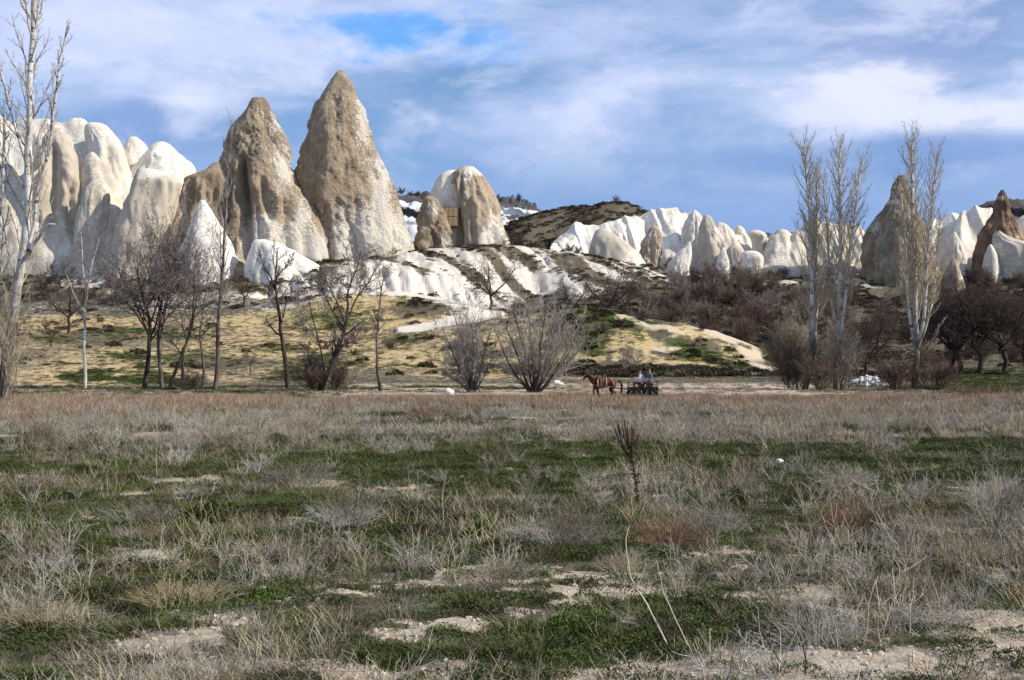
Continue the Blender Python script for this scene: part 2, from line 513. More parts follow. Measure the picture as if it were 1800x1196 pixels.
M_GROUND = ground_mat()
sel = np.zeros(quads.shape[:2], int)
sel[qY >= 85] = 1
sel[qY >= 93] = 2
sel[(qY >= 196)] = 4
sel[(qkn > 0.5) & (qY > 158) & (qY < 196)] = 3
sel[(qroad < 22) & (qY > 176) & (qY < 216)] = 5
sel[(qk > 0.6) & (qpx > 1260)] = 5
for k, (nm, lb, ct) in enumerate([('field', 'flat weedy field of dry stems and green tufts', 'field'), ('dirt_track', 'pale dirt track along the far edge of the weedy field', 'track'),
                                  ('farmland', 'ochre and green sloping farmland behind the first trees', 'farmland'), ('knoll', 'dark scrubby rounded knoll behind the horse cart', 'knoll'),
                                  ('hillside', 'white and scrubby hillside below the rock cones', 'hillside'), ('path', 'white path across the slope', 'path')]):
    q = quads[sel == k]
    u, inv = np.unique(q, return_inverse=True)
    at = {a: GW[a].ravel()[u] for a in ('white', 'scrub', 'ochre', 'green', 'bare', 'kpath')}
    o = link(nm, mesh_np(nm, GV[u], inv.reshape(q.shape), M_GROUND, True, at))
    tag(o, lb, ct, None, 'structure')


def gz(px, Y):
    return float(ground_z(np.array([float(px)]), np.array([float(Y)]))[0])


def gpt(px, Y, dz=0.0):
    return Vector(((px - 900) / F * Y, Y, gz(px, Y) + dz))


def y_of_row(py):
    """distance at which the flat plain is seen on a row"""
    return F * CAM_H / (py - HOR)


# ------------------------------------------------------------------ rocks
def tuff_mat(name, base, pale, dark, varnish, rough_s=1.0, streak=0.5, bumpy=1.0):
    m, t, b = mat_new(name)
    pos = geo_pos(t)
    sp = t.new('ShaderNodeSeparateXYZ')
    t.l.new(pos, sp.inputs[0])
    vs = t.xyz(sp.outputs[0], sp.outputs[1], t.m('MULTIPLY', sp.outputs[2], 0.22))
    ns = t.noise(vs, 0.55, 6, 0.62, 0.5)
    nm = t.noise(pos, 0.42, 7, 0.65)
    nf = t.noise(pos, 2.4, 7, 0.68)
    nff = t.noise(pos, 9.0, 4, 0.6)
    pa = t.attr('pale')
    nb = t.noise(pos, 0.13, 5, 0.6, 0.6)
    c = t.mix(t.step(nm, 0.40, 0.60), base, varnish)
    c = t.mix(t.m('MULTIPLY', t.step(nb, 0.48, 0.62), streak * 1.1), c, dark)
    c = t.mix(t.m('MULTIPLY', t.step(ns, 0.5, 0.68), streak), c, dark)
    v = t.m('ADD', pa, t.m('MULTIPLY', t.m('SUBTRACT', nf, 0.5), 1.3))
    v = t.m('ADD', v, t.m('MULTIPLY', t.m('SUBTRACT', nm, 0.5), 0.9))
    v = t.m('ADD', v, t.m('MULTIPLY', t.m('SUBTRACT', ns, 0.5), 0.8))
    c = t.mix(t.step(v, 0.45, 0.72), c, pale)
    c = t.mix(t.m('MULTIPLY', t.step(nff, 0.58, 0.75), 0.35), c, dark)
    t.l.new(c, b.inputs['Base Color'])
    h = t.m('ADD', t.m('MULTIPLY', nf, 1.0), t.m('MULTIPLY', nff, 0.35))
    nw = t.new('ShaderNodeTexNoise', noise_type='RIDGED_MULTIFRACTAL')
    t.l.new(vs, nw.inputs['Vector'])
    nw.inputs['Scale'].default_value, nw.inputs['Detail'].default_value = 0.9, 6
    nw.inputs['Distortion'].default_value = 0.8
    h = t.m('ADD', h, t.m('MULTIPLY', nw.outputs['Fac'], 0.45 * bumpy))
    bump(t, b, h, min(1.0, 0.75 * bumpy), 0.52 * bumpy)
    return m


M_BROWN = tuff_mat('weathered_brown_tuff', (0.48, 0.39, 0.275), (0.74, 0.675, 0.57), (0.205, 0.15, 0.105), (0.36, 0.27, 0.17), 1.0, 0.5, 1.3)
M_TAN = tuff_mat('tan_tuff', (0.47, 0.38, 0.27), (0.70, 0.63, 0.53), (0.27, 0.20, 0.14), (0.40, 0.31, 0.21), 1.0, 0.45, 1.0)
M_WHITE = tuff_mat('white_tuff', (0.60, 0.535, 0.43), (0.75, 0.70, 0.61), (0.42, 0.355, 0.27), (0.64, 0.58, 0.475), 1.0, 0.30, 0.45)
M_GREY = tuff_mat('grey_cream_tuff', (0.47, 0.41, 0.32), (0.66, 0.60, 0.51), (0.33, 0.28, 0.21), (0.52, 0.455, 0.36), 1.0, 0.35, 0.5)
M_DARK = tuff_mat('dark_red_brown_tuff', (0.21, 0.135, 0.085), (0.48, 0.37, 0.26), (0.10, 0.062, 0.042), (0.29, 0.19, 0.115), 1.0, 0.6, 1.0)


def rock(name, label, Y, rows_, mat, depth=0.85, amp=0.25, scale=4.0, flute=0.0, fcount=7, pale=0.1, patches=(), sq=2.0, na=72, nv=60, seed=0, sink=3.5, cat='rock', group=None, gul=(), yoff=None, crag=0.0, rib=None, rlam=None):
    if rib is None:
        rib = 0.06 if mat in (M_WHITE, M_GREY) else 0.12
    rows_ = sorted(rows_)
    pys = np.array([r[0] for r in rows_], float)
    xl = np.array([r[1] for r in rows_], float)
    xr = np.array([r[2] for r in rows_], float)
    # carry it on below the ground
    ext = sink * F / Y
    k = len(pys) - 1
    g = (xr[k] - xl[k]) * 0.04
    pys = np.append(pys, pys[-1] + ext)
    xl, xr = np.append(xl, xl[-1] - g), np.append(xr, xr[-1] + g)
    t = np.linspace(0, 1, nv) ** 1.15
    pv = pys[0] + t * (pys[-1] - pys[0])
    L, Rr = np.interp(pv, pys, xl), np.interp(pv, pys, xr)
    for arr in (L, Rr):
        arr[1:-1] = np.convolve(arr, [.25, .5, .25], 'valid')
    z = CAM_H + (HOR - pv) / F * Y
    cx, a = ((L + Rr) / 2 - 900) / F * Y, (Rr - L) / 2 / F * Y
    yo = np.zeros_like(cx) if yoff is None else np.interp(pv, [q[0] for q in yoff], [q[1] for q in yoff])
    wmax = a.max()
    bdep = np.minimum(a * depth, a * depth * 0.6 + wmax * 0.5)
    th = np.linspace(0, 2 * math.pi, na, endpoint=False)
    ct, st = np.cos(th), np.sin(th)
    e = 2.0 / sq
    CT, ST = np.sign(ct) * np.abs(ct) ** e, np.sign(st) * np.abs(st) ** e
    Xr = cx[:, None] + a[:, None] * CT[None]
    Yr = Y + yo[:, None] + bdep[:, None] * ST[None]
    Zr = np.repeat(z[:, None], na, 1)
    s = seed * 7.3
    d = amp * fbm(Xr / scale + s, Yr / scale, Zr / (scale * 2.2), 5, seed, 0.55)
    rl = rlam or max(1.2, wmax * 0.42)
    rb = fbm(Xr / rl + s + 3.3, Yr / rl, Zr / (rl * 7), 3, seed + 31, 0.5)
    d = d + rib * a[:, None] * (np.abs(rb) * 2.4 - 0.75)
    if crag:
        q1 = fbm(Xr / 1.9 + s + 0.35 * Zr, Yr / 1.9, Zr / 4.4, 5, seed + 21, 0.62)
        q2 = fbm(Xr / 0.75 - 0.3 * Zr, Yr / 0.75 + s, Zr / 1.9, 4, seed + 22, 0.65)
        d = d + crag * (0.55 * np.abs(q1) - 0.30) + crag * 0.24 * q2
    if flute:
        u = th[None] / (2 * math.pi) * fcount + 0.25 * fbm(Zr / 6.0, th[None] * 1.0, s, 2, seed + 3)
        c_, s_ = np.cos(u * 2 * math.pi / fcount), np.sin(u * 2 * math.pi / fcount)
        rg = np.abs(fbm(c_ * fcount / 4.2 + s, s_ * fcount / 4.2, Zr / 30.0, 3, seed + 5))
        d = d - flute * (1 - np.clip(rg * 2.6, 0, 1)) * (0.35 + 0.65 * np.linspace(0, 1, nv)[:, None])
    for (tdeg, wd, p0, p1, dp) in gul:           # a gully: bearing round the rock (270 faces the viewer), width, rows, depth
        dth = (np.degrees(th)[None] - tdeg + 180) % 360 - 180
        win = np.exp(-(dth / wd) ** 2) * band(pv[:, None], p0, p1, 14)
        d = d - dp * win
    top = sstep(np.linspace(0, 1, nv), 0.0, 0.22)[:, None] * 0.9 + 0.1
    d = d * np.minimum(top, np.clip(a[:, None] / (amp * 3 + flute + 0.01), 0.15, 1))
    lim = 0.13 * a[:, None] + 0.22
    d = np.where(d > 0, lim * np.tanh(d / lim), 0.55 * a[:, None] * np.tanh(d / (0.55 * a[:, None] + 1e-6)))
    d = d - 0.05 * a[:, None]
    nx, ny = CT[None] * np.ones_like(Xr), ST[None] * np.ones_like(Xr)
    nl = np.hypot(nx, ny)
    Xr, Yr = Xr + d * nx / nl, Yr + d * ny / nl
    Zr = Zr + 0.25 * amp * fbm(Xr / (scale * 0.7), Yr / (scale * 0.7), s, 3, seed + 11) * top
    org = np.array([cx[-1], Y, z[-1]])
    fa = math.atan2(cx[-1], Y)                    # the rock stands turned to its own bearing
    dX, dY = Xr - cx[-1], Yr - Y
    Xr, Yr = cx[-1] + dX * math.cos(fa) + dY * math.sin(fa), Y - dX * math.sin(fa) + dY * math.cos(fa)
    V = np.concatenate([np.stack([Xr, Yr, Zr], -1).reshape(-1, 3), [[cx[0], Y + yo[0], z[0] + 0.12 * a[0]]]])
    idx = np.arange(nv * na).reshape(nv, na)
    nxt = np.roll(idx, -1, 1)
    q = np.stack([idx[:-1], idx[1:], nxt[1:], nxt[:-1]], -1).reshape(-1, 4)
    tip = np.stack([np.full(na, nv * na), idx[0], nxt[0]], -1)
    ppx = 900 + Xr / Yr * F
    ppy = HOR - (Zr - CAM_H) / Yr * F
    pl = np.full(Xr.shape, pale)
    for (qx, qy, rx, ry, val) in patches:
        pl = pl + val * gb(ppx, ppy, qx, qy, rx, ry)
    pl = np.append(pl.ravel(), pale)
    o = link(name, mesh_np(name, V - org, [q, tip], mat, True, {'pale': pl}), None, org)
    tag(o, label, cat, group)
    return o


CONE = 'fairy chimneys and tuff rocks'
# --- the two big brown cones
rock('rock_cone', 'tallest brown rock cone with a pointed tip', 258, [(125, 595, 603), (130, 590, 607), (140, 583, 613), (156, 574, 624), (184, 556, 638), (216, 543, 647), (251, 530, 659), (279, 520, 667), (300, 514, 682), (330, 509, 689), (353, 506, 693), (402, 500, 707), (437, 497, 722), (470, 492, 727)],
     M_BROWN, 0.8, 0.75, 6.0, 0.35, 9, 0.34, [(640, 200, 14, 60, .45), (668, 330, 22, 60, .45), (650, 420, 50, 40, .45), (700, 430, 30, 50, .6), (610, 430, 40, 60, .3), (678, 290, 14, 12, .8)], 2.0, 220, 210, 1, crag=0.6, cat='rock cone', group=CONE)
rock('rock_cone', 'broad brown rock cone with flat broken tip, left of the tallest', 252, [(173, 443, 467), (180, 438, 471), (191, 432, 476), (216, 415, 485), (244, 399, 500), (276, 383, 513), (297, 372, 521), (321, 366, 531), (353, 359, 552), (392, 353, 571), (427, 347, 589), (470, 340, 608)],
     M_BROWN, 0.8, 0.65, 5.5, 0.5, 10, 0.33, [(500, 290, 20, 50, .45), (480, 215, 20, 25, .3), (530, 400, 18, 60, .45), (560, 440, 20, 30, .5), (465, 420, 34, 34, 1.0), (495, 450, 50, 26, 0.9)], 2.0, 220, 200, 2, crag=0.55, cat='rock cone', group=CONE,
     gul=[(252, 6, 290, 470, 4.6), (255, 6, 446, 478, 3.0), (277, 5, 320, 400, 1.2), (226, 10, 300, 400, 1.2)])
rock('rock_shoulder', 'grey brown rock shoulder on the left foot of the broad brown cone', 248.5, [(286, 373, 396), (294, 364, 400), (300, 354, 402), (305, 338, 404), (310, 328, 406), (317, 322, 408), (330, 316, 410), (355, 309, 408), (380, 301, 414), (410, 294, 418), (440, 288, 420), (470, 284, 422)],
     M_BROWN, 0.8, 0.4, 3.5, 0.35, 9, 0.2, [(330, 330, 20, 20, .2), (322, 380, 8, 40, .6)], 2.0, 96, 70, 3, crag=0.4, group=CONE, gul=[(238, 12, 330, 440, 1.0)])
rock('rock_cone', 'bright white small cone in front of the broad brown cone', 241, [(352, 352, 360), (362, 347, 367), (378, 340, 378), (395, 333, 387), (420, 322, 402), (445, 312, 414), (474, 304, 424)],
     M_WHITE, 0.75, 0.2, 4.0, 0.1, 7, 0.8, [], 1.9, 80, 56, 4, cat='rock cone', group=CONE)
rock('rock_toe', 'white rounded toe at the foot of the broad brown cone', 240.5, [(422, 448, 468), (428, 441, 492), (440, 436, 520), (458, 432, 550), (478, 428, 574), (502, 425, 595)],
     M_WHITE, 0.7, 0.22, 3.5, 0.2, 7, 0.7, [], 1.9, 90, 56, 5, group=CONE)
# --- the blunt rock with the walled-up cave
rock('blunt_rock', 'blunt tan rock dome with a walled cave mouth', 266, [(293, 812, 832), (297, 805, 838), (305, 795, 846), (320, 787, 856), (340, 783, 865), (354, 782, 871), (375, 784, 879), (400, 786, 888), (420, 788, 895), (440, 786, 898)],
     M_TAN, 0.85, 0.45, 4.0, 0.4, 9, 0.22, [(820, 330, 10, 60, .4), (870, 400, 18, 40, .5), (835, 300, 20, 10, .6), (860, 420, 40, 14, .4)], 2.15, 120, 100, 6, crag=0.4, cat='rock', group=CONE, gul=[(228, 9, 325, 440, 2.0), (250, 5, 300, 350, .8)])
rock('rock_saddle', 'white saddle between the blunt dome and its brown spur', 267, [(300, 786, 808), (306, 774, 814), (316, 764, 820), (330, 757, 824), (345, 752, 826), (370, 746, 828), (440, 742, 830)],
     M_WHITE, 0.8, 0.25, 3.0, 0.2, 7, 0.55, [], 2.0, 72, 60, 7, group=CONE)
rock('rock_spur', 'brown craggy spur leaning on the blunt tan dome', 261, [(345, 750, 757), (351, 743, 768), (356, 746, 771), (366, 738, 777), (374, 741, 783), (388, 733, 784), (398, 737, 790), (410, 729, 794), (424, 731, 800), (440, 724, 806)],
     M_BROWN, 0.7, 0.8, 2.2, 0.6, 9, 0.2, [(760, 370, 14, 20, .5), (785, 420, 8, 20, .6)], 2.0, 96, 70, 8, crag=0.7, group=CONE)
dome = [o for o in C.objects if o.name.startswith('blunt_rock')][0]
M_DOOR = simple_mat('brown_boarding', (0.30, 0.205, 0.115), (0.42, 0.30, 0.18), 1.5, .9)
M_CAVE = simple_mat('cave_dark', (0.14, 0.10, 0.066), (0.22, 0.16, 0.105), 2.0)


def slab(name, pa, pb, depth, mat, parent):
    """an upright slab between two points, turned a little to the right"""
    x0, x1, z0, z1 = 0, (pb - pa).x, 0, (pb - pa).z
    v = [(x, y, z) for y in (0, depth) for z in (z0, z1) for x in (x0, x1)]
    f = np.array([[0, 1, 3, 2], [5, 4, 6, 7], [4, 0, 2, 6], [1, 5, 7, 3], [2, 3, 7, 6], [4, 5, 1, 0]])
    o = link(name, mesh_np(name, v, f, mat, False), parent)
    o.location = pa - dome.location
    return o


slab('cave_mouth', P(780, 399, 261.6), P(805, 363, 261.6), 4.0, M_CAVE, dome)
for k_ in range(3):
    for j_ in range(2):
        slab('board', P(782 + 7.3 * k_, 397 - 16.5 * j_, 261.3), P(788.6 + 7.3 * k_, 381.5 - 16.0 * j_, 261.3), .3, M_DOOR, dome)
# --- the white group at left
rock('white_rock_dome', 'smooth white dome sloping right behind the leafless poplar', 259, [(218, 156, 180), (222, 150, 190), (232, 148, 200), (245, 150, 212), (258, 152, 219), (285, 152, 228), (320, 140, 240), (380, 130, 255)],
     M_WHITE, 0.9, 0.6, 4.0, 0.55, 8, 0.55, [(205, 285, 16, 20, -.3)], 2.2, 90, 64, 10, group=CONE)
rock('rounded_rock', 'small white knob peeping between two white domes', 268, [(241, 229, 240), (246, 222, 248), (256, 217, 256), (270, 211, 264), (300, 202, 272), (340, 195, 280)],
     M_WHITE, 0.9, 0.25, 4.0, 0.1, 6, 0.55, [], 2.1, 64, 44, 11, group=CONE)
rock('white_rock_dome', 'bright white dome nearest to the broad brown cone', 263, [(250, 277, 291), (254, 268, 300), (263, 258, 310), (275, 247, 326), (285, 241, 336), (300, 230, 343), (330, 215, 350), (380, 205, 360)],
     M_WHITE, 0.8, 0.6, 4.0, 0.55, 8, 0.65, [], 2.1, 90, 60, 12, group=CONE)
rock('rock_pod', 'cream pod shaped rock half in shadow', 245, [(313, 166, 176), (320, 157, 186), (332, 148, 192), (350, 142, 195), (375, 137, 194), (400, 132, 190), (430, 128, 188), (456, 126, 188)],
     M_GREY, 0.8, 0.2, 4.0, 0.15, 6, 0.5, [], 2.1, 72, 56, 14, group=CONE)
rock('rock_stump', 'tall grey cream rock stump with a white slanted cap', 243, [(298, 240, 276), (303, 238, 288), (311, 234, 306), (321, 230, 322), (345, 221, 316), (375, 210, 310), (405, 199, 304), (430, 193, 300), (460, 189, 298)],
     M_GREY, 0.75, 0.25, 5.0, 0.15, 7, 0.25, [(265, 303, 26, 12, 1.0)], 2.2, 96, 72, 15, group=CONE)
rock('rock_hollow', 'grey hollowed rock with dark clefts behind the leafless poplar', 249, [(224, 92, 100), (232, 84, 114), (246, 74, 128), (275, 64, 140), (310, 56, 148), (350, 50, 154), (400, 46, 160), (450, 44, 164)],
     M_GREY, 0.5, 0.55, 4.0, 0.5, 8, 0.05, [(125, 300, 14, 70, .4)], 2.2, 90, 70, 16, crag=0.4, group=CONE, gul=[(262, 11, 262, 470, 2.0), (296, 8, 330, 470, 1.4)])
# --- right of the middle
rock('loaf_rock', 'grey loaf shaped rock in front of the fluted ridge', 262, [(402, 1052, 1063), (406, 1046, 1071), (415, 1042, 1086), (428, 1037, 1106), (440, 1033, 1121), (452, 1030, 1131), (466, 1027, 1139)],
     M_GREY, 0.6, 0.15, 4.0, 0.06, 5, 0.35, [(1120, 455, 20, 14, .7)], 2.3, 80, 48, 20, group=CONE)
rock('spiky_rock', 'ragged twin tipped rock beside the grey loaf', 268, [(397, 1147, 1152), (402, 1142, 1160), (415, 1134, 1164), (430, 1127, 1166), (445, 1124, 1167), (465, 1121, 1166)],
     M_TAN, 0.8, 0.5, 1.8, 0.5, 9, 0.5, [], 2.0, 72, 50, 21, crag=0.4, group=CONE)
rock('rock_cone', 'white cone with a grey tip at the end of the fluted ridge', 274, [(370, 1219, 1223), (376, 1213, 1230), (388, 1206, 1240), (405, 1199, 1250), (430, 1192, 1258), (470, 1186, 1264)],
     M_WHITE, 0.8, 0.6, 4.0, 0.55, 8, 0.5, [], 2.0, 80, 50, 22, cat='rock cone', group=CONE)
rock('rock_cone', 'stout grey cream cone leaning left over dark scrub', 266, [(379, 1237, 1248), (384, 1234, 1253), (395, 1231, 1260), (410, 1228, 1268), (427, 1225, 1276), (445, 1227, 1283), (470, 1228, 1288)],
     M_GREY, 0.8, 0.6, 4.0, 0.55, 8, 0.4, [(1265, 400, 9, 20, .7)], 2.1, 80, 50, 23, cat='rock cone', group=CONE)
rock('lumpy_rock', 'cream lumpy rock right of the stout leaning cone', 271, [(391, 1262, 1270), (396, 1257, 1280), (406, 1252, 1293), (420, 1248, 1303), (440, 1246, 1308), (470, 1245, 1310)],
     M_WHITE, 0.8, 0.6, 4.0, 0.55, 8, 0.4, [], 2.1, 72, 44, 24, group=CONE)
rock('lumpy_rock', 'small rounded knob on the skyline of the right ridge', 276, [(397, 1295, 1302), (401, 1291, 1307), (409, 1289, 1311), (425, 1287, 1313), (460, 1285, 1315)],
     M_WHITE, 0.9, 0.12, 2.0, 0.1, 5, 0.4, [], 2.2, 56, 36, 25, group=CONE)
rock('capped_rock', 'mushroom like rock with an overhanging pale cap', 270, [(405, 1322, 1334), (409, 1314, 1344), (414, 1313, 1348), (420, 1318, 1348), (430, 1321, 1347), (445, 1320, 1347), (470, 1318, 1348)],
     M_WHITE, 0.9, 0.2, 2.5, 0.15, 6, 0.35, [], 2.2, 64, 48, 26, group=CONE)
rock('rock_fang', 'white fang shaped rock with one sharp tip', 256, [(425, 1210, 1214), (431, 1205, 1216), (440, 1195, 1218), (450, 1184, 1218), (462, 1175, 1216), (476, 1168, 1212)],
     M_WHITE, 0.6, 0.12, 2.5, 0.08, 5, 0.65, [], 2.0, 64, 44, 28, group=CONE)
rock('rock_fang', 'little pointed white rock right of the fang', 257, [(435, 1269, 1273), (442, 1265, 1277), (452, 1261, 1281), (468, 1258, 1285)],
     M_WHITE, 0.8, 0.1, 2.0, 0.08, 5, 0.6, [], 2.0, 56, 36, 29, group=CONE)
rock('boulder', 'white flat topped boulder on the scrubby slope', 257, [(442, 1308, 1330), (446, 1302, 1338), (455, 1299, 1342), (470, 1300, 1340), (478, 1302, 1336)],
     M_WHITE, 0.8, 0.15, 2.0, 0.1, 5, 0.5, [], 2.5, 64, 36, 30, cat='boulder', group=CONE)
rock('rock_slab', 'low pale slab behind the white boulder', 263, [(432, 1285, 1296), (437, 1278, 1304), (446, 1275, 1309), (470, 1273, 1312)],
     M_GREY, 0.8, 0.12, 2.0, 0.1, 5, 0.3, [], 2.2, 56, 32, 31, group=CONE)
rock('rock_cone', 'large brown cone with white ledge behind the last poplar', 252, [(309, 1578, 1592), (320, 1571, 1594), (337, 1561, 1598), (353, 1555, 1605), (370, 1547, 1611), (385, 1539, 1618), (395, 1533, 1623), (410, 1524, 1632), (429, 1510, 1637), (456, 1508, 1642), (485, 1509, 1650)],
     M_BROWN, 0.8, 0.55, 3.5, 0.6, 11, 0.12, [(1570, 355, 22, 6, .9), (1540, 400, 14, 20, .6), (1560, 460, 40, 14, .4)], 2.0, 128, 100, 33, crag=0.5, cat='rock cone', group=CONE, gul=[(222, 14, 395, 480, 1.6), (212, 12, 350, 390, 1.0)])
rock('rock_cone', 'dark red brown pointed cone near the frame edge', 255, [(334, 1760, 1765), (340, 1756, 1768), (355, 1750, 1773), (377, 1741, 1781), (397, 1731, 1792), (414, 1722, 1802), (443, 1716, 1818), (485, 1716, 1830)],
     M_DARK, 0.8, 0.3, 3.0, 0.5, 11, 0.16, [(1772, 385, 7, 30, .4), (1790, 420, 18, 30, .5), (1755, 348, 14, 5, .5)], 2.0, 110, 80, 36, crag=0.35, cat='rock cone', group=CONE)
rock('rock_cone', 'white cone standing alone between two brown cones', 255, [(408, 1675, 1680), (416, 1670, 1684), (430, 1663, 1692), (448, 1657, 1700), (470, 1653, 1706), (486, 1651, 1708)],
     M_WHITE, 0.8, 0.2, 3.0, 0.12, 6, 0.45, [], 2.0, 72, 48, 37, cat='rock cone', group=CONE)
rock('rock_cone', 'small white pyramid at the foot of the dark cone', 249, [(430, 1739, 1743), (438, 1735, 1748), (452, 1729, 1754), (468, 1725, 1758), (492, 1722, 1760)],
     M_WHITE, 0.8, 0.12, 2.5, 0.08, 5, 0.5, [], 1.8, 64, 44, 38, cat='rock cone', group=CONE)
rock('rock_cone', 'small brown cone in front of the lone white cone', 241, [(455, 1673, 1679), (462, 1668, 1684), (475, 1664, 1689), (490, 1661, 1693), (512, 1658, 1697)],
     M_TAN, 0.8, 0.15, 2.0, 0.15, 6, 0.15, [(1690, 485, 4, 14, .7)], 2.0, 56, 40, 39, crag=0.2, cat='rock cone', group=CONE)
rock('rock_mass', 'cream double humped rock under the dark cone', 249, [(404, 1753, 1760), (412, 1748, 1772), (422, 1746, 1792), (430, 1745, 1840), (445, 1748, 1860), (470, 1750, 1870), (490, 1750, 1875)],
     M_GREY, 0.5, 0.25, 3.0, 0.3, 8, 0.5, [], 2.0, 80, 48, 40, group=CONE)
rock('white_rock_dome', 'white dome half cut by the frame edge', 275, [(378, 1800, 1830), (385, 1788, 1850), (400, 1782, 1865), (430, 1778, 1875), (480, 1776, 1880)],
     M_WHITE, 0.7, 0.6, 4.0, 0.55, 8, 0.4, [], 2.2, 72, 44, 41, group=CONE)


def ridge(name, label, Y, crest, base, mat, thick, amp, lam, seed, nx=320, ny=30, pale=0.6, cat='rock ridge', kind=None, layer=None):
    """a wall of rock with rills running down its face"""
    x0, x1 = crest[0][0], crest[-1][0]
    u = np.linspace(x0, x1, nx)
    cy = _gauss(np.interp(u, *zip(*crest)), 2)
    by = np.interp(u, *zip(*base))
    v = np.linspace(-1, 1, 2 * ny + 1)
    zc, zb = CAM_H + (HOR - cy) / F * Y, CAM_H + (HOR - by) / F * Y
    prof = 1 - np.abs(v) ** 1.15
    Z = zb[None] + (zc - zb)[None] * prof[:, None]
    YY = Y + v[:, None] * thick[0] * np.where(v < 0, 1, thick[1])[:, None] * np.ones_like(u)[None]
    XX = (u[None] - 900) / F * Y * np.ones_like(Z)
    rg = 1 - np.abs(fbm(XX / lam + 0.06 * (YY - Y), (YY - Y) / (lam * 12), 0.3, 3, seed)) * 2.2
    env = np.clip(1 - np.abs(np.abs(v) - 0.55) / 0.6, 0, 1)[:, None]
    YY = YY - np.where(v < 0, 1, -1)[:, None] * amp * (rg - 0.4) * env
    Z = Z + 0.15 * amp * fbm(XX / 3, YY / 3, 0, 3, seed + 2) + 0.35 * amp * (rg - 0.5) * np.exp(-(v / 0.22) ** 2)[:, None]
    xm = XX.mean()
    fa = math.atan2(xm, Y)
    dX, dY = XX - xm, YY - Y
    XX, YY = xm + dX + dY * math.sin(fa), Y + dY * math.cos(fa)
    Z[0] -= 6
    Z[-1] -= 6
    V = np.stack([XX, YY, Z], -1)
    org = V[ny, nx // 2] * np.array([1, 1, 0])
    idx = np.arange(V.shape[0] * nx).reshape(-1, nx)
    q = np.stack([idx[:-1, :-1], idx[:-1, 1:], idx[1:, 1:], idx[1:, :-1]], -1).reshape(-1, 4)
    pl = np.full(Z.shape, pale)
    if layer is not None:
        pl = layer(XX, YY, Z, prof[:, None] * np.ones_like(Z), rg)
    o = link(name, mesh_np(name, V.reshape(-1, 3) - org, q, mat, True, {'pale': pl.ravel()}), None, org)
    return tag(o, label, cat, None, kind)


ridge('fluted_ridge', 'white fluted badland ridge below the brown hill', 284, [(975, 428), (990, 412), (1012, 393), (1030, 401), (1055, 398), (1075, 391), (1100, 379), (1115, 370), (1150, 364), (1170, 368), (1190, 361), (1205, 367), (1215, 374), (1240, 390), (1262, 405), (1290, 425)],
      [(975, 445), (1000, 452), (1100, 462), (1290, 470)], M_WHITE, (13, 0.6), 2.4, 4.2, 61, 360, 34)

ridge('white_rock_mass', 'huge white rounded rock mass at the frame edge', 264, [(-260, 260), (-190, 215), (-120, 196), (-60, 186), (-4, 189), (14, 203), (40, 207), (90, 205), (125, 208), (148, 212), (168, 228), (200, 250), (225, 290), (245, 335), (262, 380)],
      [(-260, 465), (262, 465)], M_WHITE, (17, 0.7), 2.6, 12.0, 62, 300, 40, .6)
ridge('rock_apron', 'cream folded apron of rock in front of the huge white mass', 251, [(-200, 330), (-90, 300), (-30, 286), (6, 282), (22, 292), (34, 312), (44, 304), (62, 316), (80, 340), (94, 334), (108, 318), (122, 322), (136, 300), (150, 278), (160, 271), (172, 278), (186, 290), (200, 304), (212, 322), (228, 350), (250, 400)],
      [(-200, 462), (250, 462)], M_GREY, (8, 0.7), 2.0, 8.0, 63, 320, 44, .5)
ridge('rock_mass', 'long cream rock mass behind the twin poplars', 270, [(1340, 450), (1352, 420), (1366, 406), (1383, 402), (1391, 409), (1400, 394), (1420, 390), (1440, 388), (1458, 394), (1472, 390), (1490, 388), (1508, 392), (1518, 402), (1528, 424), (1540, 460)],
      [(1340, 482), (1540, 482)], M_GREY, (13, 0.7), 1.8, 4.2, 64, 240, 34, .5)
ridge('rock_mass', 'white fluted rock mass right of the large brown cone', 274, [(1596, 450), (1606, 412), (1626, 392), (1640, 378), (1652, 382), (1668, 375), (1684, 373), (1700, 386), (1714, 404), (1730, 440)],
      [(1596, 486), (1730, 486)], M_WHITE, (14, 0.7), 1.3, 5.5, 65, 200, 34, .5)
ridge('rock_mass', 'white flat crested rock left of the dark cone', 270, [(1664, 446), (1674, 410), (1683, 380), (1691, 366), (1705, 369), (1716, 360), (1728, 364), (1742, 365), (1753, 376), (1768, 402), (1784, 450)],
      [(1664, 480), (1784, 480)], M_WHITE, (13, 0.7), 1.1, 6.0, 66, 180, 34, .5)
ridge('rock_wall', 'low cream wall of rock joining the knobs', 275, [(1262, 452), (1278, 424), (1294, 412), (1316, 410), (1332, 420), (1352, 429), (1375, 438), (1396, 460)],
      [(1262, 486), (1396, 486)], M_WHITE, (10, 0.7), 1.2, 3.2, 67, 180, 30, .4)

# far table hills
M_MESA, t_, b_ = mat_new('mesa_white_and_scrub')
_p = geo_pos(t_)
_n = t_.noise(_p, 0.06, 7, 0.7)
_f = t_.noise(_p, 0.35, 5, 0.7)
_v = t_.m('ADD', t_.attr('pale'), t_.m('MULTIPLY', t_.m('SUBTRACT', _n, 0.5), 1.0))
_v = t_.m('ADD', _v, t_.m('MULTIPLY', t_.m('SUBTRACT', _f, 0.5), 0.7))
t_.l.new(t_.mix(t_.step(_v, 0.42, 0.58), t_.mix(_f, (0.05, 0.048, 0.055), (0.12, 0.11, 0.10)), t_.mix(_f, (0.50, 0.50, 0.50), (0.66, 0.66, 0.65))), b_.inputs['Base Color'])


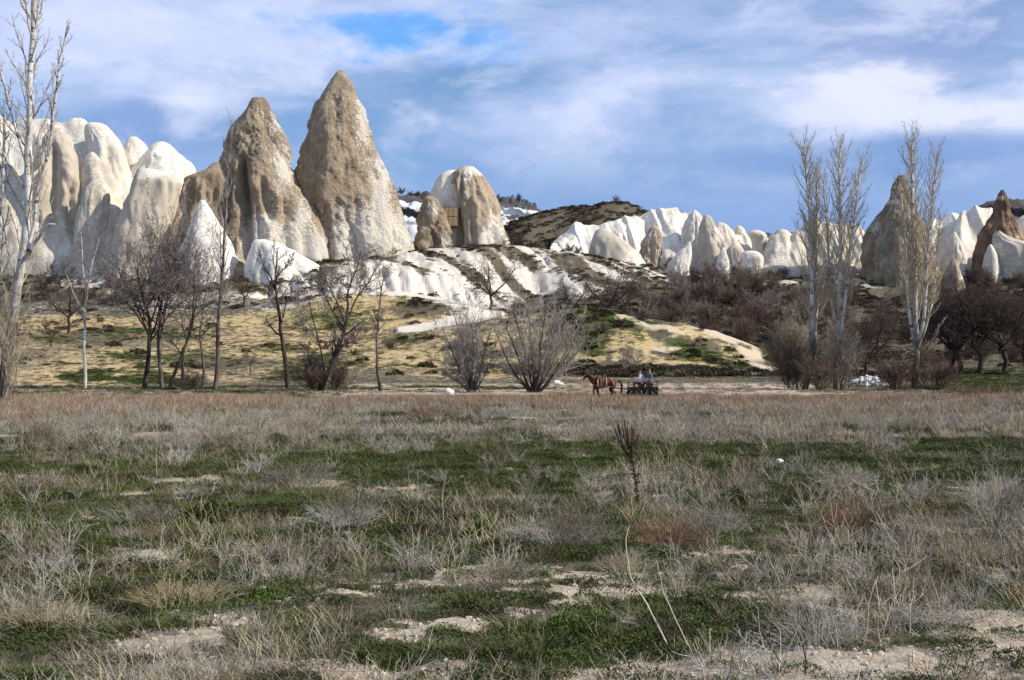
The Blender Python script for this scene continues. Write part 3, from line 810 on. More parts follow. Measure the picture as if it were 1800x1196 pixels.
def mesa_layer(cuts):
    def fn(X, Y, Z, pr, rg):
        out = np.zeros_like(pr)
        for lo, hi in cuts:
            out = np.maximum(out, band(pr, lo, hi, 0.03))
        return out * (0.75 + 0.25 * rg)
    return fn


ridge('table_hill', 'far white table hill with scrub on top behind the blunt rock', 620, [(560, 340), (640, 332), (690, 333), (720, 338), (740, 341), (800, 345), (870, 348), (905, 352), (930, 358), (950, 370), (975, 392), (1000, 415)],
      [(560, 445), (1000, 445)], M_MESA, (70, 1.0), 7.0, 26.0, 71, 220, 30, cat='hill', kind='structure', layer=mesa_layer([(-1, 0.48), (0.58, 0.76)]))
ridge('table_hill', 'far dark table hill behind the dark cone', 640, [(1690, 385), (1712, 366), (1728, 356), (1760, 353), (1850, 356), (1950, 352), (2050, 360), (2120, 400)],
      [(1690, 440), (2120, 440)], M_MESA, (60, 1.0), 6.0, 26.0, 72, 160, 24, cat='hill', kind='structure', layer=mesa_layer([(-1, 0.45)]))
ridge('low_hill', 'low far dark hill on the horizon between the ridges', 700, [(1290, 425), (1330, 410), (1370, 407), (1420, 409), (1480, 420), (1560, 430)],
      [(1290, 445), (1560, 445)], M_MESA, (60, 1.0), 5.0, 26.0, 73, 100, 16, cat='hill', kind='structure', layer=mesa_layer([(-1, 0.4)]))

# ------------------------------------------------------------------ trees
def bark(name, c1, c2, c3=None, sc=(30, 30, 6)):
    m, t, b = mat_new(name)
    pos = obj_pos(t)
    sp = t.new('ShaderNodeSeparateXYZ')
    t.l.new(pos, sp.inputs[0])
    v = t.xyz(t.m('MULTIPLY', sp.outputs[0], sc[0] / 10), t.m('MULTIPLY', sp.outputs[1], sc[1] / 10), t.m('MULTIPLY', sp.outputs[2], sc[2] / 10))
    n = t.noise(v, 1.6, 5, 0.65)
    c = t.mix(t.step(n, 0.38, 0.62), c1, c2)
    if c3:
        n2 = t.noise(t.xyz(sp.outputs[0], sp.outputs[1], t.m('MULTIPLY', sp.outputs[2], 4.0)), 1.3, 4, 0.6)
        c = t.mix(t.step(n2, 0.58, 0.66), c, c3)
    t.l.new(c, b.inputs['Base Color'])
    bump(t, b, n, 0.6, 0.03)
    return m


def poplar_bark():
    m, t, b = mat_new('poplar_bark')
    pos = obj_pos(t)
    sp = t.new('ShaderNodeSeparateXYZ')
    t.l.new(pos, sp.inputs[0])
    n = t.noise(pos, 1.1, 5, 0.65)
    n2 = t.noise(t.xyz(sp.outputs[0], sp.outputs[1], t.m('MULTIPLY', sp.outputs[2], 3.0)), 1.0, 5, 0.65)
    n3 = t.noise(t.xyz(t.m('MULTIPLY', sp.outputs[0], 9.0), t.m('MULTIPLY', sp.outputs[1], 9.0), sp.outputs[2]), 1.5, 4, 0.6)
    c = t.mix(t.step(n, 0.35, 0.65), (0.46, 0.44, 0.40), (0.66, 0.64, 0.60))
    c = t.mix(t.step(n2, 0.55, 0.64), c, (0.10, 0.08, 0.062))
    old = t.step(t.m('ADD', sp.outputs[2], t.m('MULTIPLY', t.m('SUBTRACT', n, 0.5), 9.0)), 3.0, 7.5)     # furrowed grey bark on the old foot
    c = t.mix(old, t.mix(t.step(n3, 0.4, 0.6), (0.055, 0.042, 0.034), (0.20, 0.165, 0.135)), c)
    t.l.new(c, b.inputs['Base Color'])
    bump(t, b, t.m('ADD', n2, n3), 0.6, 0.04)
    return m


B_POPLAR = poplar_bark()
B_WASH = bark('whitewashed_bark', (0.36, 0.335, 0.30), (0.60, 0.58, 0.54), (0.10, 0.085, 0.07))
B_POPTWIG = bark('poplar_twig_bark', (0.30, 0.245, 0.17), (0.46, 0.40, 0.30))
B_GREY = bark('grey_brown_bark', (0.075, 0.06, 0.05), (0.165, 0.135, 0.115))
B_GREYTWIG = bark('grey_twig_bark', (0.15, 0.12, 0.105), (0.33, 0.285, 0.25))
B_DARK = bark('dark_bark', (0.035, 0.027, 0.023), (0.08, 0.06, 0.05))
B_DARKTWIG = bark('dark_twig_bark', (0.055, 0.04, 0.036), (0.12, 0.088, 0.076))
B_RED = bark('reddish_twig_bark', (0.085, 0.050, 0.040), (0.18, 0.115, 0.088))
B_BROWN = bark('brown_twig_bark', (0.12, 0.085, 0.06), (0.235, 0.175, 0.13))
B_FAN = bark('silvery_twig_bark', (0.24, 0.205, 0.175), (0.44, 0.395, 0.345))


def tubes_mesh(name, tubes, mat):
    """tubes: list of (points (k,3), radii (k,), sides)"""
    groups = {}
    for p, r, n in tubes:
        groups.setdefault((len(p), n), []).append((p, r))
    VV, FF, off = [], [], 0
    for (k, n), lst in groups.items():
        Pn = np.array([a for a, _ in lst], float)
        Rn = np.array([a for _, a in lst], float)
        T = np.gradient(Pn, axis=1)
        T /= np.linalg.norm(T, axis=2, keepdims=True) + 1e-9
        ref = np.where(np.abs(T[..., 2:3]) > 0.9, np.array([1.0, 0, 0]), np.array([0, 0, 1.0]))
        U = np.cross(T, ref)
        U /= np.linalg.norm(U, axis=2, keepdims=True) + 1e-9
        W = np.cross(T, U)
        th = np.linspace(0, 2 * math.pi, n, endpoint=False)
        V = Pn[:, :, None] + Rn[:, :, None, None] * (U[:, :, None] * np.cos(th)[None, None, :, None] + W[:, :, None] * np.sin(th)[None, None, :, None])
        M = len(lst)
        idx = (np.arange(M * k * n) + off).reshape(M, k, n)
        nx = np.roll(idx, -1, 2)
        FF.append(np.stack([idx[:, :-1], nx[:, :-1], nx[:, 1:], idx[:, 1:]], -1).reshape(-1, 4))
        VV.append(V.reshape(-1, 3))
        off += M * k * n
    return mesh_np(name, np.concatenate(VV), FF, mat, True)


def nrm(v):
    return v / (np.linalg.norm(v) + 1e-12)


def turn(d, ang, az_):
    """tilt direction d by ang towards a random side"""
    a = np.array([0, 0, 1.0]) if abs(d[2]) < 0.95 else np.array([1.0, 0, 0])
    u = nrm(np.cross(d, a))
    v = np.cross(d, u)
    s = u * math.cos(az_) + v * math.sin(az_)
    return nrm(d * math.cos(ang) + s * math.sin(ang))


class Tree:
    def __init__(s, seed, par):
        s.rng = random.Random(seed)
        s.p = par
        s.wood, s.twig = [], []

    def stem(s, pts, r0, r1, lvl, sides=8):
        pts = np.array(pts, float)
        r = np.linspace(r0, r1, len(pts))
        (s.wood if lvl <= s.p.get('wood', 0) else s.twig).append((pts, r, sides))
        s.kids(pts, r, lvl)

    def kids(s, pts, r, lvl):
        p, g = s.p, s.rng
        if lvl >= len(p['n']):
            return
        seg = np.linalg.norm(np.diff(pts, axis=0), axis=1)
        cum = np.concatenate([[0], np.cumsum(seg)])
        Ltot = cum[-1]
        n = p['n'][lvl]
        if isinstance(n, float):                  # per metre of stem
            n = max(2, int(n * Ltot))
        az_ = g.random() * 6.28
        for q in range(n):
            t = p['t0'][lvl] + (1 - p['t0'][lvl]) * ((q + g.random()) / n) ** p.get('tp', 1.0)
            L = t * Ltot
            i = min(max(int(np.searchsorted(cum, L)) - 1, 0), len(pts) - 2)
            f = (L - cum[i]) / (seg[i] + 1e-9)
            o = pts[i] * (1 - f) + pts[i + 1] * f
            rr = r[i] * (1 - f) + r[i + 1] * f
            d = nrm(pts[i + 1] - pts[i])
            az_ += 2.4 + g.uniform(-.5, .5)
            d2 = turn(d, R(p['ang'][lvl] * g.uniform(0.7, 1.3)), az_)
            Lc = p['len'][lvl] * (1 - p.get('taper', 0.55) * t) * g.uniform(0.65, 1.25)
            if p.get('abs', False) is False:
                Lc *= Ltot
            s.branch(o, d2, Lc, min(rr * p['rr'], p['rmax'][lvl]), lvl + 1)

    def branch(s, o, d, L, r, lvl):
        p, g = s.p, s.rng
        k = p['seg'][lvl]
        pts, rad = [o], [r]
        st = L / k
        up = p['up'][lvl]
        wb = p['wob'][lvl]
        for i in range(k):
            d = nrm(d + np.array([g.gauss(0, wb), g.gauss(0, wb), g.gauss(0, wb) + up]))
            o = o + d * st
            pts.append(o)
            rad.append(max(r * (1 - 0.75 * (i + 1) / k), p['rmin']))
        pts, rad = np.array(pts), np.array(rad)
        (s.wood if lvl <= p.get('wood', 0) else s.twig).append((pts, rad, p['sides'][lvl]))
        s.kids(pts, rad, lvl)

    def build(s, name, label, cat, loc, wm, tm, group=None, rz=0.0):
        root = empty(name, loc, rz)
        tag(root, label, cat, group)
        link('trunk', tubes_mesh('trunk', s.wood, wm), root)
        if s.twig:
            link('crown', tubes_mesh('crown', s.twig, tm), root)
        return root


def copy_tree(o, loc, rz, sc, label=None):
    c = o.copy()
    COL.objects.link(c)
    c.location, c.rotation_euler = loc, (0, 0, rz)
    c.scale = (sc, sc, sc) if np.isscalar(sc) else sc
    if label: c['label'] = label
    for ch in o.children:
        k = ch.copy()
        COL.objects.link(k)
        k.parent = c
    return c


POP = dict(n=[3.4, 8, 5], t0=[0.22, 0.15, 0.1], ang=[30, 30, 30], len=[0.225, 0.42, 0.5], seg=[0, 6, 3, 2], up=[0, 0.13, 0.13, 0.1], wob=[0, 0.07, 0.12, 0.1],
           sides=[7, 4, 3, 3], rr=0.5, rmax=[0.05, 0.018, 0.011], rmin=0.0075, wood=0, taper=0.62)
POP0 = dict(POP, n=[1.9, 7, 4], len=[0.17, 0.40, 0.5], wob=[0, 0.11, 0.16, 0.1])
ROUND = dict(n=[12, 10, 7, 4], t0=[0.34, 0.18, 0.12, 0.15], ang=[46, 40, 40, 40], len=[0.74, 0.50, 0.44, 0.5], seg=[0, 6, 4, 3, 2], up=[0, 0.10, 0.08, 0.05, 0.03], wob=[0, 0.13, 0.15, 0.15, 0.1],
             sides=[8, 5, 4, 3, 3], rr=0.62, rmax=[0.10, 0.05, 0.026, 0.016], rmin=0.0125, wood=1, taper=0.5)
FAN = dict(n=[10, 9, 5], t0=[0.12, 0.10, 0.1], ang=[30, 32, 32], len=[0.46, 0.46, 0.5], seg=[0, 5, 3, 2], up=[0, 0.16, 0.12, 0.08], wob=[0, 0.19, 0.22, 0.18],
           sides=[6, 4, 3, 3], rr=0.6, rmax=[0.045, 0.020, 0.013], rmin=0.0085, wood=0, taper=0.45)
BUSH = dict(n=[8, 8, 5], t0=[0.10, 0.08, 0.1], ang=[36, 38, 38], len=[0.6, 0.5, 0.5], seg=[0, 4, 3, 2], up=[0, 0.06, 0.05, 0.03], wob=[0, 0.15, 0.18, 0.15],
            sides=[5, 3, 3, 3], rr=0.6, rmax=[0.04, 0.02, 0.012], rmin=0.009, wood=0, taper=0.4)


def wavy(pts, n, seed, amp):
    """a stem through given points, resampled with a slight natural wander"""
    pts = np.array([tuple(p) for p in pts], float)
    t = np.linspace(0, len(pts) - 1, n)
    out = np.stack([np.interp(t, np.arange(len(pts)), pts[:, c]) for c in range(3)], -1)
    for c in range(3):
        out[1:-1, c] = np.convolve(out[:, c], [0.25, 0.5, 0.25], 'valid')
    out[:, 0] += amp * fbm(t * 1.3, seed, 0, 3, 5)
    out[:, 1] += 2 * amp * fbm(t * 1.1, seed + 9, 0, 3, 6)
    return out


def stems_tree(seed, par, base_px, Y, stems, name, label, cat, wm, tm, group=None, amp=0.04, n=16, sides=8):
    """stems: list of (list of (px, py[, dy]), r0, r1), surveyed against the base; dy moves a point nearer or farther"""
    root = np.array(gpt(base_px, Y, -0.1))
    T = Tree(seed, par)
    for i, (pp, r0, r1) in enumerate(stems):
        pts = []
        for q in pp:
            dy = q[2] if len(q) > 2 else 0.0
            pts.append(np.array(P(q[0], q[1], Y)) + np.array([0, dy, 0]) - root)
        k_ = 1.25 if wm is B_POPLAR else 1.0
        T.stem(wavy(pts, n, seed + i * 3.1, amp), r0 * (1.1 if wm is B_POPLAR else 1.0), r1 * 1.9 * k_ if wm is B_POPLAR else r1, 0, sides)
    return T.build(name, label, cat, root, wm, tm, group)


G_POP = 'bare poplars'
# left poplar, nearest tree
stems_tree(11, POP0, 2, 71, [
    ([(2, 724), (8, 660), (16, 600), (27, 530), (38, 470), (46, 400), (50, 330), (52, 250), (53, 170), (54, 90), (60, 0), (64, -90), (68, -200)], 0.26, 0.04),
    ([(30, 500), (44, 462, -.5), (66, 440, -.9), (84, 418, -1.2), (100, 400, -1.5), (120, 402, -1.8)], 0.10, 0.03),
    ([(60, 446, -.9), (72, 390, -1.0), (80, 340, -1.0), (96, 290, -1.2), (106, 220, -1.4), (121, 110, -1.5), (137, 58, -1.6)], 0.085, 0.02),
    ([(50, 316), (62, 296, .4), (72, 260, .6), (84, 200, .8), (92, 122, 1.0)], 0.07, 0.022),
    ([(48, 300), (36, 232, -.6), (20, 160, -1.0), (4, 90, -1.4), (-12, 20, -1.8)], 0.06, 0.02),
    ([(46, 260), (38, 220, .8), (36, 180, 1.2), (33, 132, 1.5)], 0.045, 0.02),
    ([(56, 60), (66, 20, .4), (76, -40, .8)], 0.05, 0.02),
    ([(52, 30), (42, 6, -.4), (34, -40, -.6)], 0.05, 0.02),
    ([(-20, 720), (-14, 600), (-4, 480), (2, 380), (4, 300), (8, 200)], 0.16, 0.03),
], 'poplar', 'tall bare poplar with pale stem cut by the left frame edge', 'tree', B_POPLAR, B_POPTWIG, G_POP, 0.05, 24)
# twin poplars at right and the last poplar
stems_tree(12, POP, 1415, 116, [
    ([(1415, 688), (1424, 640), (1427, 590), (1428, 500), (1424, 400), (1417, 320), (1413, 258)], 0.26, 0.03),
    ([(1420, 660), (1434, 610, .5), (1438, 560, .8), (1441, 440, 1.0), (1440, 350, 1.0), (1441, 292, 1.0)], 0.17, 0.025),
], 'poplar', 'bare twin stemmed poplar, first of the three white poplars right of the cart', 'tree', B_POPLAR, B_POPTWIG, G_POP, 0.05, 22)
stems_tree(13, POP, 1470, 115, [
    ([(1470, 688), (1472, 640), (1475, 590), (1477, 480), (1478, 380), (1476, 310), (1479, 256)], 0.26, 0.03),
    ([(1473, 620), (1482, 540, -.5), (1487, 470, -.9), (1496, 380, -1.1), (1502, 320, -1.2), (1511, 284, -1.2)], 0.14, 0.02),
    ([(1474, 600), (1463, 520, .6), (1459, 430, 1), (1457, 350, 1.2), (1454, 312, 1.4)], 0.11, 0.02),
], 'poplar', 'bare three stemmed poplar, middle of the white poplars beside the rubble', 'tree', B_POPLAR, B_POPTWIG, G_POP, 0.05, 22)
stems_tree(14, dict(POP, n=[3.8, 8, 5], len=[0.23, 0.42, 0.5]), 1609, 114, [
    ([(1609, 690), (1610, 650), (1611, 615), (1609, 560), (1608, 480), (1605, 380), (1602, 310), (1601, 244)], 0.27, 0.03),
    ([(1611, 618), (1620, 560, -.6), (1623, 480, -.9), (1628, 380, -1.2), (1633, 320, -1.4), (1638, 274, -1.5)], 0.15, 0.02),
    ([(1611, 622), (1632, 570, .5), (1646, 520, .8), (1655, 450, 1.0), (1660, 380, 1.2)], 0.11, 0.02),
    ([(1610, 622), (1596, 560, -.4), (1588, 480, -.8), (1582, 390, -1.0), (1574, 324, -1.2)], 0.12, 0.02),
    ([(1610, 640), (1640, 592, -.5), (1655, 560, -.8)], 0.07, 0.015),
    ([(1608, 625), (1588, 618, -.8), (1580, 632, -1.0), (1586, 652, -1.2)], 0.06, 0.015),
], 'poplar', 'bushy many stemmed bare poplar right of the rubble pile', 'tree', B_POPLAR, B_POPTWIG, G_POP, 0.05, 20)
# the row at left
stems_tree(15, dict(ROUND, n=[9, 7, 5], len=[0.26, 0.45, 0.45], wood=0, t0=[0.4, .2, .15], rmin=0.007), 150, 119, [
    ([(150, 684), (149, 640), (148, 590), (149, 545), (152, 515), (158, 480), (168, 440), (176, 416)], 0.16, 0.02),
    ([(149, 550), (138, 528, -.4), (128, 505, -.6), (119, 478, -.7)], 0.07, 0.015),
    ([(151, 515), (142, 470, .4), (140, 420, .6), (139, 404, .7)], 0.06, 0.014)],
    'ash_tree', 'slim forked bare tree with whitewashed foot', 'tree', B_WASH, B_GREYTWIG, 'bare trees along the field edge', 0.05)
stems_tree(16, ROUND, 253, 120, [
    ([(253, 681), (258, 645), (264, 610), (264, 575), (256, 540), (245, 500), (238, 470)], 0.24, 0.05),
    ([(264, 600), (272, 560, .6), (283, 510, 1.0), (292, 450, 1.4)], 0.11, 0.03),
    ([(264, 590), (250, 560, -1.0), (232, 535, -1.4), (212, 515, -1.8)], 0.09, 0.03)],
    'willow_tree', 'dark thick trunked bare tree leaning right, left of the tree clump', 'tree', B_DARK, B_GREYTWIG, 'bare trees along the field edge', 0.06)
stems_tree(17, dict(ROUND, n=[12, 9, 6, 3]), 285, 121, [
    ([(286, 682), (281, 650), (279, 610), (281, 560), (285, 510), (291, 460), (296, 420)], 0.19, 0.03),
    ([(280, 600), (290, 560, -.6), (305, 505, -1.0), (318, 455, -1.3)], 0.09, 0.025)],
    'ash_tree', 'upright bare tree with the widest crown, in the clump left of the tall thin poplar', 'tree', B_GREY, B_GREYTWIG, 'bare trees along the field edge', 0.06)
stems_tree(18, dict(ROUND, n=[8, 8, 6, 3]), 300, 118, [
    ([(298, 681), (308, 655), (318, 630), (319, 618), (330, 600), (338, 570), (345, 530), (352, 490)], 0.17, 0.03),
    ([(318, 622), (308, 606, -.3), (296, 596, -.5)], 0.07, 0.02)],
    'ash_tree', 'bare tree bent sharply right in the clump', 'tree', B_DARK, B_GREYTWIG, 'bare trees along the field edge', 0.05)
stems_tree(19, dict(ROUND, n=[9, 8, 6, 3]), 322, 120, [
    ([(322, 677), (319, 645), (322, 615), (336, 585), (340, 540), (341, 490), (345, 440)], 0.15, 0.025)],
    'ash_tree', 'bare tree with the reddest straight stem behind the sharply bent one', 'tree', B_GREY, B_GREYTWIG, 'bare trees along the field edge', 0.05)
stems_tree(20, dict(ROUND, n=[8, 7, 5, 3], len=[.5, .5, .44, .5]), 357, 121, [
    ([(357, 681), (358, 650), (355, 620), (350, 592), (356, 560), (360, 520), (366, 480)], 0.14, 0.025)],
    'ash_tree', 'small crooked bare tree just left of the tall thin poplar', 'tree', B_GREY, B_GREYTWIG, 'bare trees along the field edge', 0.05)
stems_tree(21, dict(POP, n=[1.5, 6, 4], len=[0.16, 0.45, 0.5], t0=[.25, .15, .1]), 378, 119, [
    ([(378, 683), (382, 640), (383, 600), (385, 550), (389, 500), (393, 440), (397, 380), (400, 320), (403, 260), (406, 212)], 0.2, 0.02),
    ([(389, 500), (386, 440, .5), (384, 400, .6), (380, 350, .8)], 0.06, 0.012)],
    'poplar', 'tall thin bare poplar in front of the broad brown cone', 'tree', B_GREY, B_FAN, G_POP, 0.05, 20)
stems_tree(22, dict(ROUND, n=[11, 7, 5, 3], len=[.30, .45, .44, .5], t0=[.38, .2, .15, .15]), 506, 117, [
    ([(506, 685), (504, 650), (499, 620), (495, 585), (491, 560), (486, 520), (484, 490), (486, 460), (488, 440)], 0.22, 0.04),
    ([(486, 515), (478, 490, -.4), (468, 470, -.7), (458, 446, -1)], 0.09, 0.02),
    ([(485, 490), (494, 476, .4), (505, 462, .8), (512, 448, 1)], 0.08, 0.02)],
    'ash_tree', 'dark straight bare tree standing alone beside the leaning willow', 'tree', B_DARK, B_GREYTWIG, 'bare trees along the field edge', 0.06)
stems_tree(23, dict(ROUND, n=[9, 9, 6, 3], len=[.48, .5, .46, .5], t0=[.30, .2, .12, .15]), 566, 112, [
    ([(560, 690), (572, 664), (582, 640), (592, 612), (604, 580), (610, 560)], 0.27, 0.13),
    ([(608, 566), (611, 530, .3), (614, 500, .5), (625, 470, .8), (632, 440, 1.0)], 0.10, 0.03),
    ([(608, 566), (596, 535, -.6), (582, 510, -1.0), (575, 490, -1.3)], 0.08, 0.025),
    ([(611, 560), (628, 520, .8), (648, 490, 1.4), (668, 452, 2.0)], 0.09, 0.025),
    ([(604, 580), (585, 550, .6), (570, 520, 1.0), (552, 480, 1.5)], 0.08, 0.02),
    ([(572, 664), (566, 620, -1.0), (555, 560, -1.6), (545, 510, -2.0)], 0.09, 0.025),
    ([(566, 676), (545, 640, .5), (536, 610, .9)], 0.07, 0.02),
    ([(590, 615), (612, 604, -.6), (634, 596, -1.0)], 0.05, 0.015)],
    'willow_tree', 'big bare willow leaning right over its brushy foot', 'tree', B_DARK, B_GREYTWIG, 'bare trees along the field edge', 0.08)
stems_tree(24, dict(ROUND, n=[12, 6, 4, 2], len=[.22, .45, .44, .5], t0=[.34, .2, .15, .15], rmin=.007), 670, 113, [
    ([(670, 690), (665, 665), (661, 640), (663, 600), (664, 560), (669, 520), (675, 490), (680, 470)], 0.14, 0.02),
    ([(663, 575), (655, 560, -.3), (645, 545, -.5)], 0.04, 0.012)],
    'ash_tree', 'slender bent bare sapling right of the leaning willow', 'tree', B_GREY, B_GREYTWIG, 'bare trees along the field edge', 0.05)


def fan_tree(seed, base_px, Y, stems, par, **kw):
    g = random.Random(seed)
    big = base_px > 900
    w2, top, b0 = (84, 540, 697) if big else (52, 552, 693)
    for i in range(9 if big else 6):
        a = g.uniform(-1, 1)
        e = (base_px + a * w2, top + 62 * a * a + g.uniform(0, 34))
        dy = g.uniform(-2.2, 2.2)
        stems.append(([(base_px + a * 3, b0), (base_px + a * w2 * .36, b0 - (b0 - e[1]) * .28, dy * .3), (base_px + a * w2 * .72, b0 - (b0 - e[1]) * .62, dy * .7), (e[0], e[1], dy)], .07, .014))
    return stems_tree(seed, par, base_px, Y, stems, **kw)


fan_tree(25, 830, 110, [
    ([(830, 692), (822, 668), (806, 640, -.5), (790, 606, -.9), (776, 575, -1.2)], .11, .02),
    ([(830, 692), (826, 660, .3), (816, 620, .6), (806, 580, .9), (798, 556, 1)], .11, .02),
    ([(830, 692), (830, 655), (826, 615, -.4), (822, 580, -.6), (820, 550, -.8)], .13, .02),
    ([(831, 692), (836, 655, .6), (838, 615, .9), (838, 575, 1.2), (840, 550, 1.4)], .11, .02),
    ([(832, 692), (843, 660, -.4), (852, 625, -.8), (860, 590, -1), (868, 565, -1.2)], .11, .02),
    ([(832, 692), (848, 668, .3), (862, 640, .5), (870, 610, .8)], .08, .015),
    ([(828, 692), (812, 676, .3), (792, 664, .5), (778, 655, .6)], .07, .015)],
    FAN, name='fan_shrub', label='smaller fan shaped bare tree right of the white stone', cat='tree', wm=B_GREY, tm=B_FAN, group='fan shaped bare trees', amp=.05, n=12, sides=6)
fan_tree(26, 938, 108, [
    ([(936, 696), (918, 672), (900, 650, -.6), (884, 618, -1), (868, 575, -1.3)], .14, .02),
    ([(936, 696), (922, 660, .4), (905, 615, .8), (890, 575, 1.2), (880, 550, 1.5)], .12, .02),
    ([(937, 696), (932, 655), (920, 610, -.6), (908, 570, -.9), (902, 540, -1.1)], .13, .02),
    ([(938, 696), (938, 650), (936, 610, .4), (930, 570, .7), (928, 538, 1)], .15, .02),
    ([(940, 696), (946, 655, -.5), (950, 615, -.9), (954, 575, -1.2), (960, 540, -1.5)], .13, .02),
    ([(941, 696), (956, 662, .4), (970, 625, .8), (980, 590, 1.1), (990, 555, 1.4)], .13, .02),
    ([(942, 696), (966, 668, -.4), (984, 640, -.8), (1002, 605, -1.1), (1016, 575, -1.4)], .13, .02),
    ([(942, 697), (970, 668, .6), (996, 640, 1.0), (1016, 620, 1.2), (1032, 606, 1.4)], .11, .015),
    ([(936, 694), (912, 668, .8), (888, 650, 1.3), (862, 640, 1.6)], .08, .015)],
    dict(FAN, n=[10, 9, 5]), name='fan_shrub', label='larger fan shaped bare tree left of the horse', cat='tree', wm=B_DARK, tm=B_FAN, group='fan shaped bare trees', amp=.06, n=14, sides=6)

# brush at the feet of trees
def brush(seed, Hh, Ww, nst, par, name, label, loc, wm, tm, group, cat='shrub', r=.03):
    g = random.Random(seed)
    T = Tree(seed, par)
    for i in range(nst):
        a = g.random() * 6.28
        rr = g.uniform(0.2, 1.0)
        top = np.array([math.cos(a) * Ww * rr, math.sin(a) * Ww * rr, Hh * g.uniform(.55, 1.0) * (1.05 - .45 * rr * rr)])
        b0 = np.array([math.cos(a) * .12 * Ww * rr, math.sin(a) * .12 * Ww * rr, -.1])
        mid = (b0 + top) / 2 + np.array([0, 0, Hh * .06])
        T.stem(wavy([b0, mid, top], 7, seed + i, .05 * Hh), r, r * .35, 0, 4)
    return T.build(name, label, cat, loc, wm, tm, group)


G_BR = 'brushy shrubs at the tree feet'
brush(31, 2.6, 2.2, 14, BUSH, 'foot_shrub', 'reddish brush around the foot of the leaning willow', gpt(548, 112.5), B_DARK, B_RED, G_BR)
brush(32, 2.2, 1.6, 11, BUSH, 'foot_shrub', 'reddish brush on the right side of the leaning willow foot', gpt(588, 111), B_DARK, B_RED, G_BR)
brush(33, 4.2, 2.6, 16, BUSH, 'foot_shrub', 'spreading dark brush left of the twin stemmed poplar', gpt(1388, 117), B_DARK, B_BROWN, G_BR)
brush(34, 3.0, 1.6, 12, BUSH, 'foot_shrub', 'brown brush between the first two white poplars', gpt(1440, 114), B_DARK, B_BROWN, G_BR)
brush(35, 2.6, 2.0, 14, BUSH, 'foot_shrub', 'reddish brush left of the bushy poplar trunk', gpt(1578, 113), B_DARK, B_RED, G_BR)
brush(36, 2.8, 2.2, 14, BUSH, 'foot_shrub', 'reddish brush right of the bushy poplar trunk', gpt(1640, 114), B_DARK, B_RED, G_BR)
brush(37, 5.5, 1.6, 12, dict(BUSH, up=[0, .12, .1, .05]), 'foot_shrub', 'tall pale suckers beside the middle white poplar', gpt(1480, 116), B_GREY, B_POPTWIG, G_BR)
brush(38, 6.0, 1.6, 12, dict(BUSH, up=[0, .12, .1, .05]), 'foot_shrub', 'tall pale suckers left of the twin stemmed poplar', gpt(1402, 118), B_GREY, B_POPTWIG, G_BR)
brush(39, 6.4, .5, 7, dict(BUSH, n=[6, 6, 3], up=[0, .18, .14, .08], ang=[20, 22, 24]), 'foot_shrub', 'tan suckers round the trunk of the poplar at the frame edge', gpt(16, 70.5), B_BROWN, B_POPTWIG, G_BR)
brush(40, 1.2, 1.6, 9, BUSH, 'foot_shrub', 'low dark brush under the bent tree in the clump', gpt(335, 118), B_DARK, B_BROWN, G_BR)

# small fruit trees and dark trees on the slopes: three shapes, copied
def proto(seed, Hh, par, name, wm, tm, spread=1.0, fork=3, trunk_h=.28):
    g = random.Random(seed)
    T = Tree(seed, par)
    top = np.array([g.uniform(-.05, .05) * Hh, g.uniform(-.05, .05) * Hh, trunk_h * Hh])
    T.wood.append((wavy([(0, 0, -.3), top * .5 + np.array([.02 * Hh, 0, 0]), top], 6, seed, .02 * Hh), np.linspace(.032 * Hh, .024 * Hh, 6), 7))
    for i in range(fork):
        a = i * 6.28 / fork + g.uniform(-.5, .5)
        q = np.array([math.cos(a) * spread, math.sin(a) * spread, 0]) * Hh
        e = top + q * .38 + np.array([0, 0, .62 * Hh * g.uniform(.75, 1.05)])
        mdl = top + q * .22 + np.array([0, 0, .24 * Hh])
        T.stem(wavy([top, mdl, e], 8, seed + i + .5, .03 * Hh), .019 * Hh, .005 * Hh, 0, 5)
    return T


FRUIT = dict(n=[10, 8, 5], t0=[.15, .12, .1], ang=[45, 44, 42], len=[.5, .5, .5], seg=[0, 5, 3, 2], up=[0, .05, .04, .02], wob=[0, .2, .2, .15],
             sides=[5, 4, 3, 3], rr=.6, rmax=[.06, .03, .02], rmin=.013, wood=0, taper=.4)
G_FR = 'small bare fruit trees on the slopes'


def small(seed, px, Y, Hh, label, wm, tm, spread=1.0, fork=3, par=FRUIT, name='fruit_tree', group=G_FR, rz=0.0, th=.28, dz=0.0):
    return proto(seed, Hh, par, name, wm, tm, spread, fork, th).build(name, label, 'tree', gpt(px, Y, dz), wm, tm, group, rz)


f1 = small(51, 122, 182, 6.6, 'round red twigged fruit tree behind the whitewashed tree', B_DARK, B_RED, 1.25, 4)
f2 = small(52, 87, 165, 3.6, 'small wiry fruit tree on the ochre slope beside the leftmost poplar', B_DARK, B_RED, 1.0, 3)
f3 = small(53, 428, 214, 5.2, 'red twigged fruit tree under the cave of the broad cone', B_DARK, B_RED, .8, 3)
f4 = small(54, 860, 210, 7.6, 'dark spreading tree on the end of the white path', B_DARK, B_DARKTWIG, 1.25, 4)
f5 = small(55, 1010, 208, 6.4, 'dark thin tree, first of the row on the knoll skyline', B_DARK, B_DARKTWIG, 1.0, 3)
f6 = small(56, 1065, 206, 7.4, 'dark densest spreading tree in the row on the knoll skyline', B_DARK, B_DARKTWIG, 1.4, 5)
f7 = small(57, 1158, 204, 7.0, 'brown round crowned tree at the right end of the knoll skyline', B_GREY, B_BROWN, 1.1, 4)
f8 = small(58, 1254, 238, 4.6, 'gnarled little tree below the pointed white rock', B_DARK, B_DARKTWIG, 1.2, 3)
f9 = small(59, 1318, 236, 5.0, 'gnarled tree in front of the white boulder', B_DARK, B_RED, 1.1, 3)
